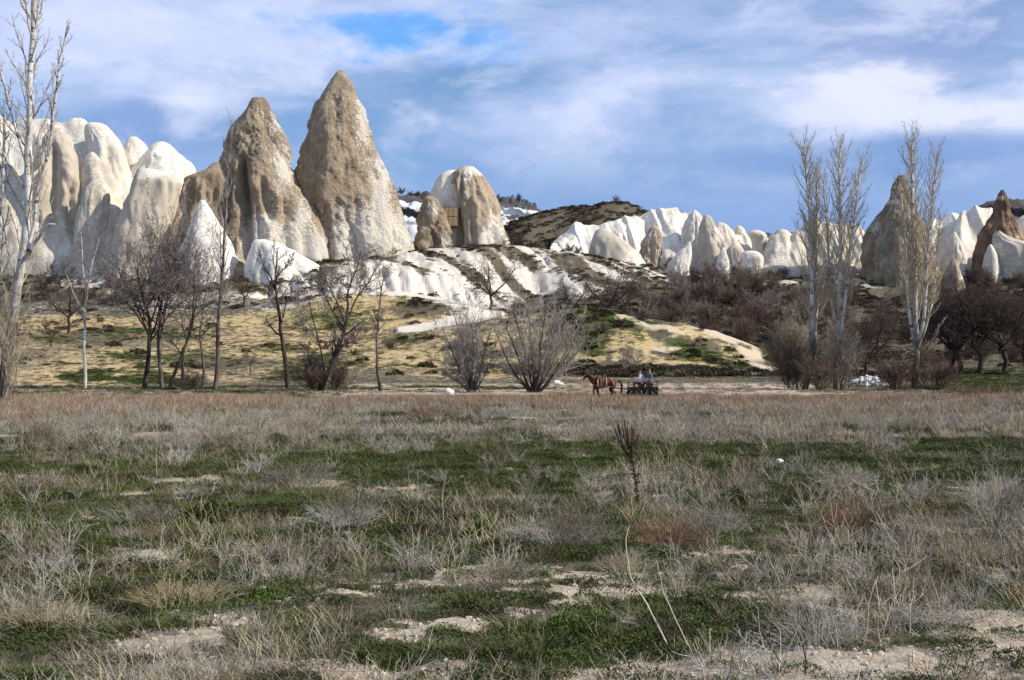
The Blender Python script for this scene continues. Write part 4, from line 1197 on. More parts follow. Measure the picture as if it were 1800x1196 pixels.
f10 = small(60, 1106, 146, 2.6, 'tiny bare tree in the ochre field above the horse', B_DARK, B_GREYTWIG, 1.2, 3)
f11 = small(61, 440, 146, 2.4, 'thin bare sapling in the ochre field beside the straight dark tree', B_DARK, B_BROWN, .5, 2)
f12 = small(62, 103, 232, 5.0, 'dark tree in the shade under the white rocks', B_DARK, B_DARKTWIG, 1.2, 4)
f13 = small(63, 905, 262, 3.4, 'small dark bush tree at the right foot of the blunt dome', B_DARK, B_DARKTWIG, 1.3, 5, th=.1)
f14 = small(64, 1100, 212, 5.4, 'dark bent tree between the densest tree and the round brown tree', B_DARK, B_DARKTWIG, 1.2, 4)

# dark grove at right
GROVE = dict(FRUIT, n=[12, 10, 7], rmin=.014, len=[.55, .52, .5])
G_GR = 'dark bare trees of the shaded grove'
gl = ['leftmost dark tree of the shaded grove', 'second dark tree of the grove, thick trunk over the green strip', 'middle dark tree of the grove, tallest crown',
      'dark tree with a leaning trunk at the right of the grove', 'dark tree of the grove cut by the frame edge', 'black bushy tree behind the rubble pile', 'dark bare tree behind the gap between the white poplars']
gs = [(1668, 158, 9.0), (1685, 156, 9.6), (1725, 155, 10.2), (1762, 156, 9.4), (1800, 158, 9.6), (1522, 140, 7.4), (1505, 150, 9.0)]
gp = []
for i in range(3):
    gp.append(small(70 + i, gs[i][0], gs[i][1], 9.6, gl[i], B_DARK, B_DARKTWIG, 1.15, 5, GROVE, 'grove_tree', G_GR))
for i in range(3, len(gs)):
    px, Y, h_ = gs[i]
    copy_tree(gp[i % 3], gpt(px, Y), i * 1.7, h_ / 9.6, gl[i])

# thickets: four shrub shapes, copied over the brown slope
TH = dict(BUSH, n=[7, 7, 4], rmin=.014, rmax=[.035, .025, .018])
pr = [brush(80, 3.4, 2.0, 13, TH, 'thicket_shrub', 'bare brown shrub in the thicket between the knoll and the white poplars', gpt(1200, 204), B_DARK, B_BROWN, 'bare shrubs of the brown thicket'),
      brush(81, 2.8, 2.2, 13, TH, 'thicket_shrub', 'bare brown shrub in the thicket between the knoll and the white poplars', gpt(1250, 206), B_DARK, B_GREYTWIG, 'bare shrubs of the brown thicket'),
      brush(82, 3.8, 1.9, 12, TH, 'thicket_shrub', 'bare brown shrub in the thicket between the knoll and the white poplars', gpt(1300, 205), B_DARK, B_RED, 'bare shrubs of the brown thicket'),
      brush(83, 2.4, 1.8, 12, TH, 'thicket_shrub', 'bare brown shrub in the thicket between the knoll and the white poplars', gpt(1350, 206), B_DARK, B_DARKTWIG, 'bare shrubs of the brown thicket')]
TINT = ['brown', 'grey', 'reddish', 'dark']
for k_, z_ in ((0, 'behind the right end of the knoll'), (1, 'behind the right end of the knoll'), (2, 'left of the white poplars'), (3, 'left of the white poplars')):
    pr[k_]['label'] = TINT[k_] + ' bare shrub of the thicket ' + z_
g_ = random.Random(5)
cnt = 0
while cnt < 64:
    px, Y = g_.uniform(1120, 1500), g_.uniform(190, 244)
    if px < 1180 and Y > 215: continue
    if px > 1380: Y = g_.uniform(165, 240)
    k = g_.randrange(4)
    zone = 'below the gnarled trees' if Y > 222 else 'behind the right end of the knoll' if px < 1290 else 'left of the white poplars' if px < 1400 else 'behind the white poplars'
    copy_tree(pr[k], gpt(px, Y), g_.random() * 6.28, g_.uniform(.65, 1.25), TINT[k] + ' bare shrub of the thicket ' + zone)
    cnt += 1
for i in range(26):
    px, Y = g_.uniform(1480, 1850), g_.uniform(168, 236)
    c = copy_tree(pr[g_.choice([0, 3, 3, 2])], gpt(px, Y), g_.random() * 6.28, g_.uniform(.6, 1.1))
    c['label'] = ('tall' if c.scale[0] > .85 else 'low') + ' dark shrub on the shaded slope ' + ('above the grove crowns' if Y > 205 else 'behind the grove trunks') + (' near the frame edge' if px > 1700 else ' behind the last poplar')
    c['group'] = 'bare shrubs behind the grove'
for i, (px, Y) in enumerate([(1178, 262), (1188, 259), (1198, 262), (1206, 258), (1190, 266), (1222, 258), (1292, 259), (1300, 256), (1352, 257), (1366, 255), (1380, 256), (1640, 256), (1648, 251), (1656, 247), (1704, 251), (1712, 249), (1720, 247), (1736, 247), (1768, 245), (1790, 244), (915, 262), (935, 260), (950, 262), (1000, 258), (1015, 257)]):
    c = copy_tree(pr[[3, 0, 3][i % 3]], gpt(px, Y), g_.random() * 6.28, g_.uniform(.45, .9))
    c['label'] = 'dark scrubby bush growing between the ' + ('fluted ridge and the white fang' if px < 1230 and px > 1100 else 'white boulder and the rock mass' if px > 1230 and px < 1400 else 'large brown cone and the lone white cone' if 1400 < px < 1690 else 'lone white cone and the dark cone' if px > 1690 else 'blunt dome and the grey loaf rock')
    c['group'] = 'bushes between the rocks'
lo = [(1180, 178), (1090, 172), (1060, 170), (905, 175), (1235, 176), (1130, 176), (980, 170)]
for px, Y in lo:
    c = copy_tree(pr[3], gpt(px, Y), g_.random() * 6.28, g_.uniform(.35, .55), 'low dark bush on the grassy knoll')
    c['group'] = 'low bushes on the knoll'
for i in range(22):
    px, Y = g_.uniform(70, 330), g_.uniform(222, 240)
    k_ = g_.choice([1, 3, 3])
    c = copy_tree(pr[k_], gpt(px, Y), g_.random() * 6.28, g_.uniform(.35, .7))
    c['label'] = ('larger ' if c.scale[0] > .52 else 'tiny ') + TINT[k_] + ' bush at the foot of the ' + ('cream folded apron' if px < 190 else 'grey cream stump')
    c['group'] = 'low bushes under the white rocks'
for i in range(12):
    px, Y = g_.uniform(560, 720), g_.uniform(150, 205)
    c = copy_tree(pr[g_.choice([1, 3])], gpt(px, Y), g_.random() * 6.28, g_.uniform(.25, .4), ('larger' if i % 2 else 'smaller') + ' scrub bush on the slope ' + ('left of' if px < 625 else 'right of') + ' the leaning willow crown')
    c['group'] = 'low bushes on the ochre slope'
for px, py, sc in [(705, 337, 1.1), (722, 340, .8), (735, 341, .9), (874, 349, 1.1), (898, 352, 1.2), (912, 353, 1.5), (925, 357, 1.0), (938, 360, .8), (885, 350, .8), (695, 336, .8)]:
    c = copy_tree(pr[3], P(px, py + 5, 620), g_.random() * 6.28, sc, 'dark bush on the skyline of the far white table hill')
    c['label'] = ('larger ' if sc > 1.0 else 'tiny ') + 'dark bush on the far white table hill ' + ('left' if px < 800 else 'right') + ' of the blunt dome'
    c['group'] = 'bushes on the far table hill'
c = copy_tree(pr[2], gpt(1083, 299), 0.4, .4, 'lone bush on the top of the brown hill')
c['group'] = 'bushes on the brown hill'

# ------------------------------------------------------------------ scattered ground cover
def plant_mat(name, c1, c2, c3, trans=0.0):
    m, t, b = mat_new(name)
    oi = t.new('ShaderNodeObjectInfo').outputs['Random']
    n = t.noise(geo_pos(t), 0.9, 3, 0.6)
    c = t.mix(oi, c1, c2)
    c = t.mix(t.step(n, 0.42, 0.62), c, c3)
    t.l.new(c, b.inputs['Base Color'])
    b.inputs['Roughness'].default_value = 0.85
    return m


M_DRY = plant_mat('dry_grass', (0.27, 0.225, 0.155), (0.42, 0.36, 0.265), (0.19, 0.155, 0.115))
M_STRAW = plant_mat('straw', (0.42, 0.33, 0.19), (0.50, 0.42, 0.28), (0.35, 0.27, 0.155))
M_WEED = plant_mat('grey_weed', (0.30, 0.275, 0.225), (0.47, 0.44, 0.375), (0.19, 0.165, 0.12))
M_RUST = plant_mat('rusty_weed', (0.165, 0.10, 0.055), (0.24, 0.155, 0.09), (0.12, 0.075, 0.045))
M_RUSH = plant_mat('tan_rush', (0.31, 0.21, 0.13), (0.40, 0.30, 0.21), (0.24, 0.175, 0.125))
M_GRN = plant_mat('green_tuft', (0.040, 0.066, 0.014), (0.10, 0.14, 0.034), (0.060, 0.068, 0.022))
M_GRN2 = plant_mat('olive_tuft', (0.05, 0.06, 0.018), (0.10, 0.115, 0.04), (0.07, 0.066, 0.03))
M_SCRUB = plant_mat('hill_scrub', (0.055, 0.046, 0.028), (0.115, 0.09, 0.055), (0.045, 0.040, 0.026))
M_CLOD = simple_mat('clod', (0.33, 0.27, 0.20), (0.60, 0.54, 0.46), 9.0, 0.95)

PROTO = []


def blades(seed, n, h, spread, lean, wdt, curve=0.4, flat=0.0):
    """a tuft: n narrow blades, each bent over, three quads long"""
    g = np.random.RandomState(seed)
    a, ro = g.rand(n) * 6.283, np.sqrt(g.rand(n)) * spread
    b0 = np.stack([np.cos(a) * ro, np.sin(a) * ro, np.full(n, -0.02)], -1)
    az_ = a + g.randn(n) * 0.9
    ln = lean * (0.3 + g.rand(n) * 1.2)
    H = h * (0.45 + 0.65 * g.rand(n))
    dirv = np.stack([np.cos(az_), np.sin(az_), np.zeros(n)], -1)
    side = np.stack([-np.sin(az_), np.cos(az_), np.zeros(n)], -1)
    V = []
    ks = [0, .4, .75, 1.0]
    for k, wd in zip(ks, [1, .9, .65, .15]):
        bend = k + curve * k * k
        c = b0 + dirv * (ln * H * bend)[:, None] + np.array([0, 0, 1.0]) * (H * (k - flat * k * k))[:, None] + side * (0.12 * H * math.sin(k * 3) * g.randn(n))[:, None]
        V += [c - side * (wdt * wd * .5), c + side * (wdt * wd * .5)]
    V = np.stack(V, 1)
    base = np.arange(n)[:, None] * 8
    F_ = np.concatenate([base + np.array([[0, 1, 3, 2]]), base + np.array([[2, 3, 5, 4]]), base + np.array([[4, 5, 7, 6]])])
    return V.reshape(-1, 3), F_


def weed(seed, n, h, spread, r, kids=5):
    """a dead weed: wiry stems that fork"""
    g = random.Random(seed)
    tb = []
    for i in range(n):
        a = g.random() * 6.28
        d = nrm(np.array([math.cos(a) * spread, math.sin(a) * spread, 1.0]) + np.array([g.gauss(0, .2), g.gauss(0, .2), 0]))
        o = np.array([g.gauss(0, .05), g.gauss(0, .05), -.02])
        L = h * g.uniform(.5, 1.1)
        pts = [o]
        dd = d
        for k in range(3):
            dd = nrm(dd + np.array([g.gauss(0, .16), g.gauss(0, .16), g.gauss(0, .1)]))
            pts.append(pts[-1] + dd * L / 3)
        pts = np.array(pts)
        tb.append((pts, np.linspace(r, r * .5, 4), 3))
        for q in range(kids):
            t = g.uniform(.25, .95) * 3
            k = min(int(t), 2)
            p0 = pts[k] + (pts[k + 1] - pts[k]) * (t - k)
            d2 = turn(nrm(pts[k + 1] - pts[k]), R(g.uniform(20, 60)), g.random() * 6.28)
            l2 = L * g.uniform(.15, .42)
            p1 = p0 + d2 * l2 * .5
            p2 = p1 + nrm(d2 + np.array([g.gauss(0, .3), g.gauss(0, .3), .1])) * l2 * .5
            tb.append((np.array([p0, p1, p2]), np.array([r * .6, r * .5, r * .35]), 3))
    return tb


def proto_obj(name, me):
    return bpy.data.objects.new(name, me)          # not linked: only its geometry is scattered


def blade_proto(name, mat, *a, **k):
    v, f = blades(*a, **k)
    return proto_obj(name, mesh_np(name, v, f, mat, False))


def weed_proto(name, mat, *a, **k):
    return proto_obj(name, tubes_mesh(name, weed(*a, **k), mat))


def leafy(seed, n, rad, h, lw, mat, name):
    """low leafy cushion"""
    g = np.random.RandomState(seed)
    a, ro = g.rand(n) * 6.283, np.sqrt(g.rand(n)) * rad
    z = h * (1 - (ro / rad) ** 2) * (0.25 + 0.75 * g.rand(n))
    c = np.stack([np.cos(a) * ro, np.sin(a) * ro, z], -1)
    d = g.randn(n, 3) * 0.6 + np.stack([np.cos(a), np.sin(a), np.full(n, 0.9)], -1)
    d /= np.linalg.norm(d, axis=1, keepdims=True)
    s_ = np.cross(d, g.randn(n, 3))
    s_ /= np.linalg.norm(s_, axis=1, keepdims=True)
    L = lw * (1.3 + 1.4 * g.rand(n))[:, None]
    V = np.stack([c, c + d * L * .5 + s_ * lw * .5, c + d * L, c + d * L * .5 - s_ * lw * .5], 1)
    F_ = np.arange(n)[:, None] * 4 + np.array([[0, 1, 2, 3]])
    return proto_obj(name, mesh_np(name, V.reshape(-1, 3), F_, mat, False))


def scatter(name, label, cat, protos, pts, scl, rot, pick, tilt=None):
    """one object that sets copies of the plants' geometry on its points"""
    me = bpy.data.meshes.new(name)
    n = len(pts)
    me.vertices.add(n)
    me.vertices.foreach_set('co', np.asarray(pts, np.float32).ravel())
    at = me.attributes.new('scl', 'FLOAT', 'POINT'); at.data.foreach_set('value', np.asarray(scl, np.float32))
    rv = np.zeros((n, 3), np.float32)
    rv[:, 2] = rot
    if tilt is not None:
        rv[:, :2] = tilt
    at = me.attributes.new('rot', 'FLOAT_VECTOR', 'POINT'); at.data.foreach_set('vector', rv.ravel())
    at = me.attributes.new('pick', 'INT', 'POINT'); at.data.foreach_set('value', np.asarray(pick, np.int32))
    o = link(name, me)
    ng = bpy.data.node_groups.new(name + '_scatter', 'GeometryNodeTree')
    ng.interface.new_socket('Geometry', in_out='INPUT', socket_type='NodeSocketGeometry')
    ng.interface.new_socket('Geometry', in_out='OUTPUT', socket_type='NodeSocketGeometry')
    N, Lk = ng.nodes, ng.links
    gi, go = N.new('NodeGroupInput'), N.new('NodeGroupOutput')
    g2i = N.new('GeometryNodeGeometryToInstance')
    for p in reversed(protos):
        oi = N.new('GeometryNodeObjectInfo')
        oi.inputs['Object'].default_value = p
        Lk.new(oi.outputs['Geometry'], g2i.inputs[0])
    iop = N.new('GeometryNodeInstanceOnPoints')
    iop.inputs['Pick Instance'].default_value = True
    Lk.new(gi.outputs[0], iop.inputs['Points'])
    Lk.new(g2i.outputs[0], iop.inputs['Instance'])
    for nm_, typ, sock in (('scl', 'FLOAT', 'Scale'), ('rot', 'FLOAT_VECTOR', 'Rotation'), ('pick', 'INT', 'Instance Index')):
        na_ = N.new('GeometryNodeInputNamedAttribute')
        na_.data_type = typ
        na_.inputs['Name'].default_value = nm_
        Lk.new(na_.outputs['Attribute'], iop.inputs[sock])
    Lk.new(iop.outputs[0], go.inputs[0])
    md = o.modifiers.new('scatter', 'NODES')
    md.node_group = ng
    return tag(o, label, cat, None, 'stuff')


RS = np.random.RandomState(42)


def candidates(n, Y0, Y1, px0, px1, power=1.0):
    """points spread evenly over a wedge of ground; power < 1 puts more of them near"""
    u = RS.rand(n)
    e = 1 + power
    Y = (Y0 ** e + u * (Y1 ** e - Y0 ** e)) ** (1 / e)
    px = px0 + RS.rand(n) * (px1 - px0)
    return px, Y


def put(px, Y, dz=0.0):
    return np.stack([(px - 900) / F * Y, Y, ground_z(px, Y) + dz], -1)


# --- the plain: dry grass, rushes, grey weeds, green tufts, clods
px, Y = candidates(150000, 9.5, 86, -260, 2060, 0.35)
Wc = covers(px, Y)
X = (px - 900) / F * Y
n1, n2 = fbm(X / 2.4, Y / 2.4, 2, 3, 101), fbm(X / 9, Y / 9, 3, 3, 102)
keep_dry = RS.rand(len(px)) < np.clip(0.33 + 0.95 * n1 + 0.45 * n2 - 0.75 * Wc['bare'] - 0.22 * Wc['green'] - 0.25 * band(Y, 31, 41, 1.5), 0.10, .75)
near = Y < 30
P_DRY = [blade_proto('dry_tuft', M_DRY, 1, 26, .22, .14, .9, .006), blade_proto('dry_tuft', M_DRY, 2, 22, .30, .16, .7, .006, .6), blade_proto('dry_tuft', M_WEED, 3, 24, .20, .18, 1.3, .006, .5, .3),
         blade_proto('straw_tuft', M_STRAW, 4, 9, .38, .14, .8, .006), blade_proto('dry_mat', M_DRY, 5, 34, .16, .26, 1.9, .006, .3, .6), blade_proto('dry_mat', M_WEED, 6, 34, .14, .28, 2.2, .006, .3, .6)]
sel_ = keep_dry & (Y < 46)
k = sel_.sum()
pick = RS.choice(6, k, p=[.12, .06, .17, .08, .31, .26])
scatter('dry_grass', 'dry grey and tan grass over the near half of the field', 'grass', P_DRY, put(px[sel_], Y[sel_]), RS.uniform(.30, .78, k) * (1 + .010 * Y[sel_]) * (1 + .35 * np.clip(n1[sel_], -.6, 1)), RS.rand(k) * 6.283, pick)
P_FAR = [blade_proto('rush_tuft', M_RUSH, 11, 26, .40, .32, .5, .014), blade_proto('rush_tuft', M_RUSH, 12, 24, .48, .30, .4, .014, .2), blade_proto('dry_tuft', M_WEED, 13, 28, .26, .36, 1.1, .015, .5),
         blade_proto('dry_mat', M_WEED, 14, 30, .2, .42, 1.8, .015, .3, .5), blade_proto('dry_tuft', M_DRY, 15, 26, .32, .32, .8, .014)]
px2, Y2 = candidates(60000, 43, 92, -260, 2060, 0.8)
W2 = covers(px2, Y2)
X2 = (px2 - 900) / F * Y2
n3 = fbm(X2 / 6, Y2 / 6, 7, 3, 111)
kp_ = RS.rand(len(px2)) < np.clip(0.75 + 0.8 * n3 + .25 * (Y2 > 74) - 0.9 * W2['bare'] * (Y2 < 80) - 0.5 * W2['green'] - 1.2 * sstep(Y2, 87.5, 92), 0.02, 1)
px2, Y2, n3 = px2[kp_], Y2[kp_], n3[kp_]
rush = RS.rand(len(px2)) < np.clip((Y2 - 60) / 22 + n3 * .7, 0.05, .92)
pick = np.where(rush, RS.choice([0, 1, 4], len(px2), p=[.45, .35, .2]), RS.choice([2, 3, 4], len(px2), p=[.45, .35, .2]))
scatter('rushes', 'tan rushes and grey dead weeds over the far half of the field', 'grass', P_FAR, put(px2, Y2), RS.uniform(.55, 1.25, len(px2)), RS.rand(len(px2)) * 6.283, pick)
# wiry weeds
P_WEED = [weed_proto('wiry_weed', M_WEED, 21, 12, .42, .7, .0042, 5), weed_proto('wiry_weed', M_WEED, 22, 10, .55, .5, .0045, 6), weed_proto('wiry_weed', M_RUST, 23, 14, .36, .9, .0045, 5),
          weed_proto('wiry_weed', M_STRAW, 24, 5, .7, .4, .0045, 3), weed_proto('wiry_weed', M_DRY, 25, 14, .34, 1.2, .0042, 5)]
px3, Y3 = candidates(9500, 9.8, 70, -260, 2060, 0.45)
W3 = covers(px3, Y3)
X3 = (px3 - 900) / F * Y3
n4 = fbm(X3 / 3.2, Y3 / 3.2, 9, 3, 121)
kp_ = RS.rand(len(px3)) < np.clip(0.38 + 1.1 * n4 - .5 * W3['bare'], 0.04, 1)
px3, Y3 = px3[kp_], Y3[kp_]
k = len(px3)
scatter('dead_weeds', 'wiry grey dead weeds standing in the field', 'weeds', P_WEED, put(px3, Y3), RS.uniform(.5, 1.25, k) * (1 + .006 * Y3), RS.rand(k) * 6.283, RS.choice(5, k, p=[.33, .24, .12, .08, .23]))
# green
P_GRN = [leafy(31, 260, .17, .065, .0105, M_GRN, 'green_tuft'), leafy(32, 260, .22, .05, .011, M_GRN2, 'green_tuft'), blade_proto('green_tuft', M_GRN2, 33, 60, .11, .16, .8, .006), leafy(34, 300, .15, .085, .012, M_GRN, 'green_tuft')]
px4, Y4 = candidates(170000, 9.5, 90, -260, 2060, 0.4)
W4 = covers(px4, Y4)
kp_ = RS.rand(len(px4)) < np.clip(W4['green'] * 1.15 - .06, 0.16 * (Y4 < 43) * (1 - .6 * W4['bare']), .80)
px4, Y4 = px4[kp_], Y4[kp_]
k = len(px4)
scatter('green_grass', 'low green tufts in bands and patches over the field', 'grass', P_GRN, put(px4, Y4), RS.uniform(.55, 1.35, k) * (1 + .010 * Y4), RS.rand(k) * 6.283, RS.choice(4, k, p=[.22, .32, .32, .14]))


def stone_mesh(seed, mat, name='stone', sub=2, sq=.65, rough=.25):
    import bmesh
    bm = bmesh.new()
    bmesh.ops.create_icosphere(bm, subdivisions=sub, radius=1)
    co = np.array([v.co[:] for v in bm.verts])
    d = 1 + rough * fbm(co[:, 0] * 1.1 + seed, co[:, 1] * 1.1, co[:, 2] * 1.1, 3, seed)
    for v, dd in zip(bm.verts, d):
        v.co = (v.co.x * dd, v.co.y * dd * .8, v.co.z * dd * sq)
    me = bpy.data.meshes.new(name)
    bm.to_mesh(me)
    bm.free()
    me.materials.append(mat)
    return me


P_CL = [proto_obj('clod', stone_mesh(41 + i, M_CLOD, 'clod', 1)) for i in range(3)]
px5, Y5 = candidates(42000, 9.5, 60, -260, 2060, 0.35)
W5 = covers(px5, Y5)
kp_ = RS.rand(len(px5)) < np.clip(W5['bare'] * .9, 0.05, 1)
px5, Y5 = px5[kp_], Y5[kp_]
k = len(px5)
scatter('clods', 'pale clods and small stones on the bare soil patches', 'gravel', P_CL, put(px5, Y5), .012 + .035 * RS.rand(k) ** 3, RS.rand(k) * 6.283, RS.choice(3, k))
# --- slopes
P_SC = [leafy(51, 130, .55, .42, .13, M_SCRUB, 'scrub_tuft'), leafy(52, 120, .75, .40, .14, M_SCRUB, 'scrub_tuft'), blade_proto('scrub_tuft', M_SCRUB, 53, 60, .5, .4, .7, .05), blade_proto('scrub_tuft', M_DRY, 54, 60, .42, .4, .9, .05)]
px6, Y6 = candidates(60000, 146, 312, -300, 2100, 1.0)
W6 = covers(px6, Y6)
X6 = (px6 - 900) / F * Y6
n6 = fbm(X6 / 3.5, Y6 / 5, 0, 3, 131)
prob = W6['scrub'] * .75 - .12 + n6 * .55
prob = np.where(W6['white'] > .5, prob * .75 - .03, prob)
prob = np.where((W6['road'] < 24) & (Y6 < 216), 0, prob) - W6['kpath']
prob = np.where((Y6 < 205) & (px6 < 760), prob * .3, prob)
prob = np.where((W6['knoll'] > .4) & (Y6 < 200), prob * .75 - .05, prob)
kp_ = RS.rand(len(px6)) < np.clip(prob, 0, 1)
px6, Y6 = px6[kp_], Y6[kp_]
k = len(px6)
scatter('hill_scrub', 'dark scrub tufts over the knoll and the white slopes', 'scrub', P_SC, put(px6, Y6), RS.uniform(.45, 1.25, k) * np.where(W6['white'][kp_] > .5, .75, 1), RS.rand(k) * 6.283, RS.choice(4, k, p=[.36, .3, .2, .14]))
P_MG = [blade_proto('meadow_tuft', M_GRN, 61, 50, .2, .35, .8, .03), blade_proto('meadow_tuft', M_GRN2, 62, 50, .2, .4, .9, .03), blade_proto('meadow_tuft', M_DRY, 63, 50, .26, .4, .9, .03), blade_proto('meadow_tuft', M_STRAW, 64, 44, .16, .45, 1.2, .03)]
px7, Y7 = candidates(90000, 104, 206, -300, 2100, 0.9)
W7 = covers(px7, Y7)
gsel = RS.rand(len(px7)) < np.clip(W7['green'] * .9, 0, 1)
osel = (RS.rand(len(px7)) < .10 + .16 * W7['ochre'] - .02 * (W7['bare'] > .5)) & ~gsel
kp_ = (gsel | osel) & (W7['kpath'] < .3) & ~((W7['road'] < 24) & (Y7 > 176))
pick = np.where(gsel, RS.choice([0, 1], len(px7)), RS.choice([2, 3], len(px7), p=[.55, .45]))[kp_]
px7, Y7 = px7[kp_], Y7[kp_]
k = len(px7)
scatter('meadow_grass', 'green and straw coloured grass on the sloping farmland', 'grass', P_MG, put(px7, Y7), RS.uniform(.35, 1.0, k), RS.rand(k) * 6.283, pick)
# ------------------------------------------------------------------ horse, cart, people
def paint(name, c, rough=0.7, c2=None):
    return simple_mat(name, tuple(v * .8 for v in c) if c2 is None else c2, c, 14.0, rough)


M_COAT = paint('chestnut_coat', (0.17, 0.052, 0.02), .65, (0.095, 0.028, 0.012))
M_MANE = paint('dark_mane', (0.035, 0.018, 0.012))
M_WHITEHAIR = paint('white_hair', (0.72, 0.69, 0.64))
M_STRAP = paint('black_leather', (0.02, 0.017, 0.015), .5)
M_PALESTRAP = paint('pale_webbing', (0.55, 0.53, 0.50))
M_YELLOW = paint('yellow_webbing', (0.62, 0.42, 0.08))
M_WOOD = simple_mat('weathered_wood', (0.09, 0.06, 0.042), (0.18, 0.13, 0.09), 20, .9)
M_DKWOOD = simple_mat('dark_cart_wood', (0.022, 0.02, 0.022), (0.05, 0.042, 0.045), 20, .8)
M_TYRE = paint('rubber', (0.018, 0.018, 0.02), .8)
M_RIM = paint('steel_rim', (0.16, 0.15, 0.15), .5)
M_SKIN = paint('skin', (0.42, 0.23, 0.16), .6)
M_HAIR = paint('black_hair', (0.018, 0.014, 0.013), .6)
M_SHIRT = paint('white_shirt', (0.72, 0.70, 0.74))
M_JACKET = paint('grey_blue_jacket', (0.13, 0.155, 0.19))
M_TROUS = paint('dark_trousers', (0.025, 0.026, 0.034))
M_PINK = paint('pink_cloth', (0.60, 0.26, 0.26))
M_SHOE = paint('brown_shoe', (0.07, 0.04, 0.025))


def skin_mesh(name, nodes, edges, mats, sub=1, root=0, region=None):
    """nodes: [(x, y, z, r)] joined by edges; grown into one continuous surface"""
    me = bpy.data.meshes.new(name)
    me.from_pydata([n[:3] for n in nodes], edges, [])
    o = bpy.data.objects.new(name, me)
    COL.objects.link(o)
    sk = o.modifiers.new('skin', 'SKIN')
    sk.use_smooth_shade = True
    for i, n in enumerate(nodes):
        v = me.skin_vertices[0].data[i]
        r = n[3]
        v.radius = (r, r) if np.isscalar(r) else r
        v.use_root = (i == root)
    if sub:
        sb = o.modifiers.new('sub', 'SUBSURF')
        sb.levels = sb.render_levels = sub
    dg = bpy.context.evaluated_depsgraph_get()
    out = bpy.data.meshes.new_from_object(o.evaluated_get(dg))
    bpy.data.objects.remove(o)
    out.name = name
    for m in mats:
        out.materials.append(m)
    if region:
        for p in out.polygons:
            p.material_index = region(p.center)
    return out


def ring(c, rx, rz, r, n=20, tilt=0.0, k=4):
    """a strap round the body: a closed tube"""
    t = np.linspace(0, 2 * math.pi, n)
    p = np.stack([np.sin(t) * rz * math.sin(tilt), np.cos(t) * rx, np.sin(t) * rz * math.cos(tilt)], -1) + np.array(c)
    return (p, np.full(n, r), k)


def seg(a, b, r, r2=None, k=5, n=2):
    t = np.linspace(0, 1, n)[:, None]
    return (np.array(a) * (1 - t) + np.array(b) * t, np.linspace(r, r if r2 is None else r2, n), k)


def box(bm, c, s, bev=0.006):
    import bmesh
    r = bmesh.ops.create_cube(bm, size=1.0)
    for v in r['verts']:
        v.co = Vector((c[0] + v.co.x * s[0], c[1] + v.co.y * s[1], c[2] + v.co.z * s[2]))


def boxes(name, lst, mat, parent=None, bev=.008):
    import bmesh
    bm = bmesh.new()
    for c, s in lst:
        box(bm, c, s)
    bmesh.ops.bevel(bm, geom=bm.edges[:], offset=bev, segments=1, affect='EDGES')
    me = bpy.data.meshes.new(name)
    bm.to_mesh(me)
    bm.free()
    me.materials.append(mat)
    return link(name, me, parent)


CY = 85.0
hx = (1062 - 900) / F * CY
h0 = Vector((hx, CY, gz(1062, CY)))
horse = tag(empty('horse', h0, math.pi), 'chestnut horse with white blaze trotting in harness before the cart', 'horse')
N_ = [(-.05, 0, 1.04, (.27, .30)), (-.34, 0, 1.09, (.26, .29)), (-.58, 0, 1.08, (.23, .26)), (-.74, 0, 1.04, .16), (.22, 0, 1.03, (.26, .30)), (.44, 0, 1.06, (.23, .29)),
      (.62, 0, 1.18, (.16, .23)), (.80, 0, 1.36, (.11, .17)), (.95, 0, 1.52, (.095, .12)), (1.03, 0, 1.56, (.09, .10)), (1.13, 0, 1.45, (.08, .10)), (1.24, 0, 1.30, (.058, .068)), (1.30, 0, 1.21, (.055, .058)),
      (.98, .055, 1.66, .03), (1.0, .06, 1.74, .008), (.98, -.055, 1.66, .03), (1.0, -.06, 1.74, .008)]
E_ = [(0, 1), (1, 2), (2, 3), (0, 4), (4, 5), (5, 6), (6, 7), (7, 8), (8, 9), (9, 10), (10, 11), (11, 12), (9, 13), (13, 14), (9, 15), (15, 16)]
def leg(att, pts):
    i0 = len(N_)
    N_.extend(pts)
    E_.append((att, i0))
    for q in range(len(pts) - 1):
        E_.append((i0 + q, i0 + q + 1))
leg(5, [(.47, .15, .82, .095), (.68, .15, .62, .056), (.60, .15, .36, .038), (.63, .15, .28, .045), (.66, .15, .20, .05)])
leg(5, [(.42, -.15, .80, .095), (.36, -.15, .46, .055), (.24, -.15, .17, .038), (.27, -.15, .10, .045), (.31, -.15, .03, .052)])
leg(2, [(-.55, .15, .82, .14), (-.42, .16, .66, .10), (-.68, .16, .46, .055), (-.74, .16, .17, .038), (-.72, .16, .10, .045), (-.68, .16, .03, .05)])
leg(2, [(-.52, -.15, .82, .14), (-.34, -.16, .66, .10), (-.50, -.16, .44, .055), (-.36, -.16, .18, .038), (-.33, -.16, .10, .045), (-.29, -.16, .03, .05)])
def coat(c):
    if c.x > 1.06 and abs(c.y) < .045 and c.z > 1.25 and (c.x - 1.06) * 1.0 + (c.z - 1.5) > -.12: return 1
    if c.x > 1.27: return 1
    if c.z < .09: return 2
    return 0
link('body', skin_mesh('body', N_, E_, [M_COAT, M_WHITEHAIR, M_STRAP], 2, 0, coat), horse)
link('mane', tubes_mesh('mane', [(np.array([(.98 - .045 * i, .03 * math.sin(i * 2.2), 1.66 - .047 * i), (.90 - .045 * i, .10, 1.56 - .047 * i), (.88 - .045 * i, .14, 1.44 - .047 * i)]), np.array([.035, .035, .01]), 5) for i in range(11)], M_MANE), horse)
